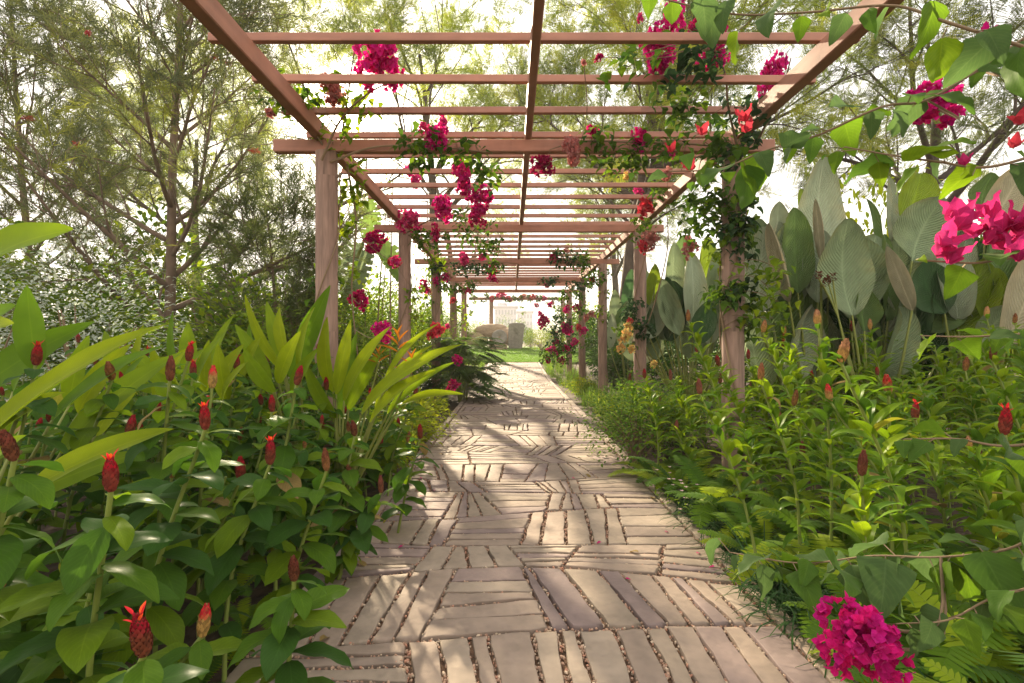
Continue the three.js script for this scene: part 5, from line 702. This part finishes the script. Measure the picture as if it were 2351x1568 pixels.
spray('bougainvillea spray with large heart leaves and fat magenta head low over the ferns', [[2430, 1180, 0.85], [2300, 1240, 0.9], [2150, 1262, 0.94], [2000, 1272, 0.97], [1840, 1280, 1.0], [1680, 1268, 1.05]], [[1975, 1485, 0.85, 150, 160, 'm', 0.35], [1958, 1425, 0.86, 50, 60, 'm', 0.35]], 405, { mats: [2, 0, 2, 1], step: 0.0155, size: 1.25, hang: 0.75, rad: 0.0024, root: V(1.7, 0, -0.6) });
spray('bougainvillea spray with pale leaf edges over the slim-leaved gingers', [[2440, 1010, 0.95], [2300, 1015, 1.0], [2180, 1000, 1.05], [2060, 1000, 1.1]], [], 406, { mats: [2, 0, 1], step: 0.026, hang: 0.5, root: V(1.8, 0, -0.7) });
spray('bougainvillea spray level with the button ginger cones before the calathea', [[2440, 760, 1.15], [2330, 765, 1.2], [2200, 770, 1.25], [2110, 768, 1.3]], [], 407, { mats: [2, 0, 1, 3], step: 0.03, hang: 0.3, size: 0.9, root: V(1.9, 0, -0.8) });
spray('short bougainvillea spray with small leaves beside the fat magenta head', [[2440, 1330, 0.8], [2300, 1380, 0.82], [2180, 1420, 0.84], [2050, 1440, 0.85]], [], 408, { mats: [2, 0, 1], step: 0.018, size: 1.0, rad: 0.0022, hang: 0.7, root: V(1.65, 0, -0.55) });

// fallen bracts and dry leaves on the stones
{
  const r = rng(88), pg = blade({ L: 0.03, W: 0.024, prof: 'heart', droop: 0.5, fold: 0.4, nl: 4, nw: 1 }).geo(), lg = blade({ L: 0.07, W: 0.03, prof: 'oval', droop: 0.9, fold: 0.5, nl: 5, nw: 1, wave: 0.05 }).geo();
  for (let k = 0; k < 16; k++) { const d = 2 + r() * 5, x = r() < 0.5 ? lerp(-0.9, -0.5, r()) : lerp(0.5, 1.1, r()), m = mesh('fallen_petal', pg, FLOWER.m); m.position.set(x, 0.014, -d); m.rotation.set(0, r() * 6, 0); tag(m, 'fallen magenta bougainvillea petal lying on the stone path', 'petal', 'petals on the path'); }
  for (let k = 0; k < 14; k++) { const d = 1.9 + r() * 5, x = r() < 0.5 ? lerp(-0.95, -0.6, r()) : lerp(0.6, 1.15, r()), m = mesh('fallen_leaf', lg, dryLeaf); m.position.set(x, 0.02, -d); m.rotation.set(0.1, r() * 6, 0.1); tag(m, 'curled dry brown leaf lying on the stone path', 'leaf', 'dry leaves on the path'); }
}
// thin warm haze in the evening air
scene.fog = new THREE.FogExp2(0xfff6e8, 0.0018);
// ---------------------------------------------------------------- beyond the lawn
function rock(seed, sx, sy, sz, rough = 0.16) { const g = new THREE.IcosahedronGeometry(1, 4), p = g.attributes.position; for (let i = 0; i < p.count; i++) { const x = p.getX(i), y = p.getY(i), z = p.getZ(i), k = 1 + rough * 2 * (fbm(nz, x * 1.7 + seed * 3 + 20, y * 1.7 + z * 1.3 + 20, 64, 3) - 0.5) + rough * (fbm(nz2, x * 5 + 30 + seed, z * 5 + y * 4 + 30, 64, 2) - 0.5); p.setXYZ(i, x * k * sx, Math.max(-0.6, y * k) * sy, z * k * sz); } const u = g.attributes.uv; for (let i = 0; i < u.count; i++) u.setXY(i, p.getX(i) + p.getZ(i), p.getY(i)); g.computeVertexNormals(); return g; }
{
  const tan = std(rgb(0.42, 0.29, 0.19), 0.95, { map: stoneTex, bumpMap: stoneBump, bumpScale: 0.02 }), grey = std(rgb(0.33, 0.29, 0.26), 0.9, { map: stoneTex, bumpMap: stoneBump, bumpScale: 0.012 });
  const y = gy(32), b = (u, v) => px(u, v, 32);
  const st = thing('standing_stone', 'tall carved grey standing stone with weathered marks at the lawn edge', 'stone', V(b(1182, 800).x, gy(32), -32));
  const sh = new THREE.Shape(); const pr = [[-0.34, -0.1], [0.40, -0.1], [0.44, 0.4], [0.50, 0.95], [0.57, 1.42], [0.5, 1.52], [-0.05, 1.55], [-0.33, 1.5], [-0.36, 1.0], [-0.36, 0.4]]; pr.forEach((p, i) => i ? sh.lineTo(...p) : sh.moveTo(...p));
  // the weathered marks are cut into the face
  const r = rng(6), ev = new Evaluator(); let cut = new Brush(new THREE.ExtrudeGeometry(sh, { depth: 0.28, bevelEnabled: true, bevelSize: 0.05, bevelThickness: 0.05, bevelSegments: 2 })); cut.updateMatrixWorld();
  for (let k = 0; k < 4; k++) for (let i = 0; i < 4; i++) { const m = new Brush(new THREE.BoxGeometry(0.16 + r() * 0.16, 0.03, 0.09)); m.position.set((r() - 0.5) * 0.14, 0.3 + k * 0.27 + i * 0.05, 0.33); m.rotation.z = (r() - 0.5) * 2.2; m.updateMatrixWorld(); cut = ev.evaluate(cut, m, SUBTRACTION); }
  mesh('slab', cut.geometry, grey, st);
  const ms = thing('millstone', 'round pale millstone leaning on edge beside the carved standing stone', 'stone', V(b(1147, 798).x, gy(31.6), -31.7)), ml = mesh('disc', new THREE.LatheGeometry([[0.075, -0.1], [0.075, 0.1], [0.42, 0.1], [0.47, 0.07], [0.47, -0.07], [0.42, -0.1], [0.075, -0.1]].map((p) => new THREE.Vector2(...p)), 28), grey, ms); ml.rotation.x = 1.4; ml.position.y = 0.72;
  const bl = thing('stone_block', 'low flat stone block lying before the round millstone', 'stone', V(b(1145, 800).x, gy(31), -31)), bk = mesh('block', flat(beam(-0.52, 0.55, -0.05, 0.3, -0.3, 0.3, 0.02)), tan, bl);
  [[1128, 762, 33.5, 1.25, 0.55, 0.6, 'long tan boulder balanced across the top of the rock pile'], [1165, 778, 33.0, 0.9, 0.7, 0.6, 'rounded tan boulder behind the round millstone'], [1088, 782, 33.2, 0.9, 0.6, 0.6, 'tan boulder at the end of the rock pile in the shrubs']].forEach(([u, v, d, sx, sy, sz, label], i) => { const c = px(u, v, d); mesh('boulder', rock(i + 1, sx, sy, sz), tan); const o = scene.children[scene.children.length - 1]; o.position.copy(c); tag(o, label, 'boulder'); });
  // two pale apartment blocks far beyond, windows let into the walls
  const wall = std(rgb(0.50, 0.50, 0.56), 0.9), glass = std(rgb(0.24, 0.27, 0.34), 0.4), roof = std(rgb(0.42, 0.42, 0.5), 0.9);
  const house = (u0, u1, v0, d, label, floors, cols) => { const a = px(u0, v0, d), e = px(u1, v0, d), w = e.x - a.x, h = a.y - gy(40), t = thing('apartment_building', label, 'building', V((a.x + e.x) / 2, gy(40), -d)); mesh('wall', flat(beam(-w / 2, w / 2, -1, h, -12, 0, 0.05)), wall, t); mesh('roof', flat(beam(-w / 2 - 0.6, w / 2 + 0.6, h + 0.01, h + 0.7, -12.6, 0.6, 0.05)), roof, t); for (let i = 0; i < floors; i++) for (let k = 0; k < cols; k++) { const x = -w / 2 + (k + 0.5) * w / cols, y0 = h - 2.6 - i * 3.3, n = mesh('window', flat(beam(x - w / cols * 0.27, x + w / cols * 0.27, y0, y0 + 1.7, 0.005, 0.06, 0.01)), glass, t); mesh('sill', flat(beam(x - w / cols * 0.32, x + w / cols * 0.32, y0 - 0.2, y0 - 0.03, 0.005, 0.25, 0.01)), wall, n); } };
  house(1136, 1186, 706, 190, 'long pale apartment building far beyond the tan boulders', 4, 7); house(1187, 1223, 717, 230, 'narrow pale apartment building far beyond the standing stone', 3, 5); house(1146, 1160, 698, 200, 'small rooftop block rising behind the long pale building', 1, 3);
}
renderer.render(scene, camera);
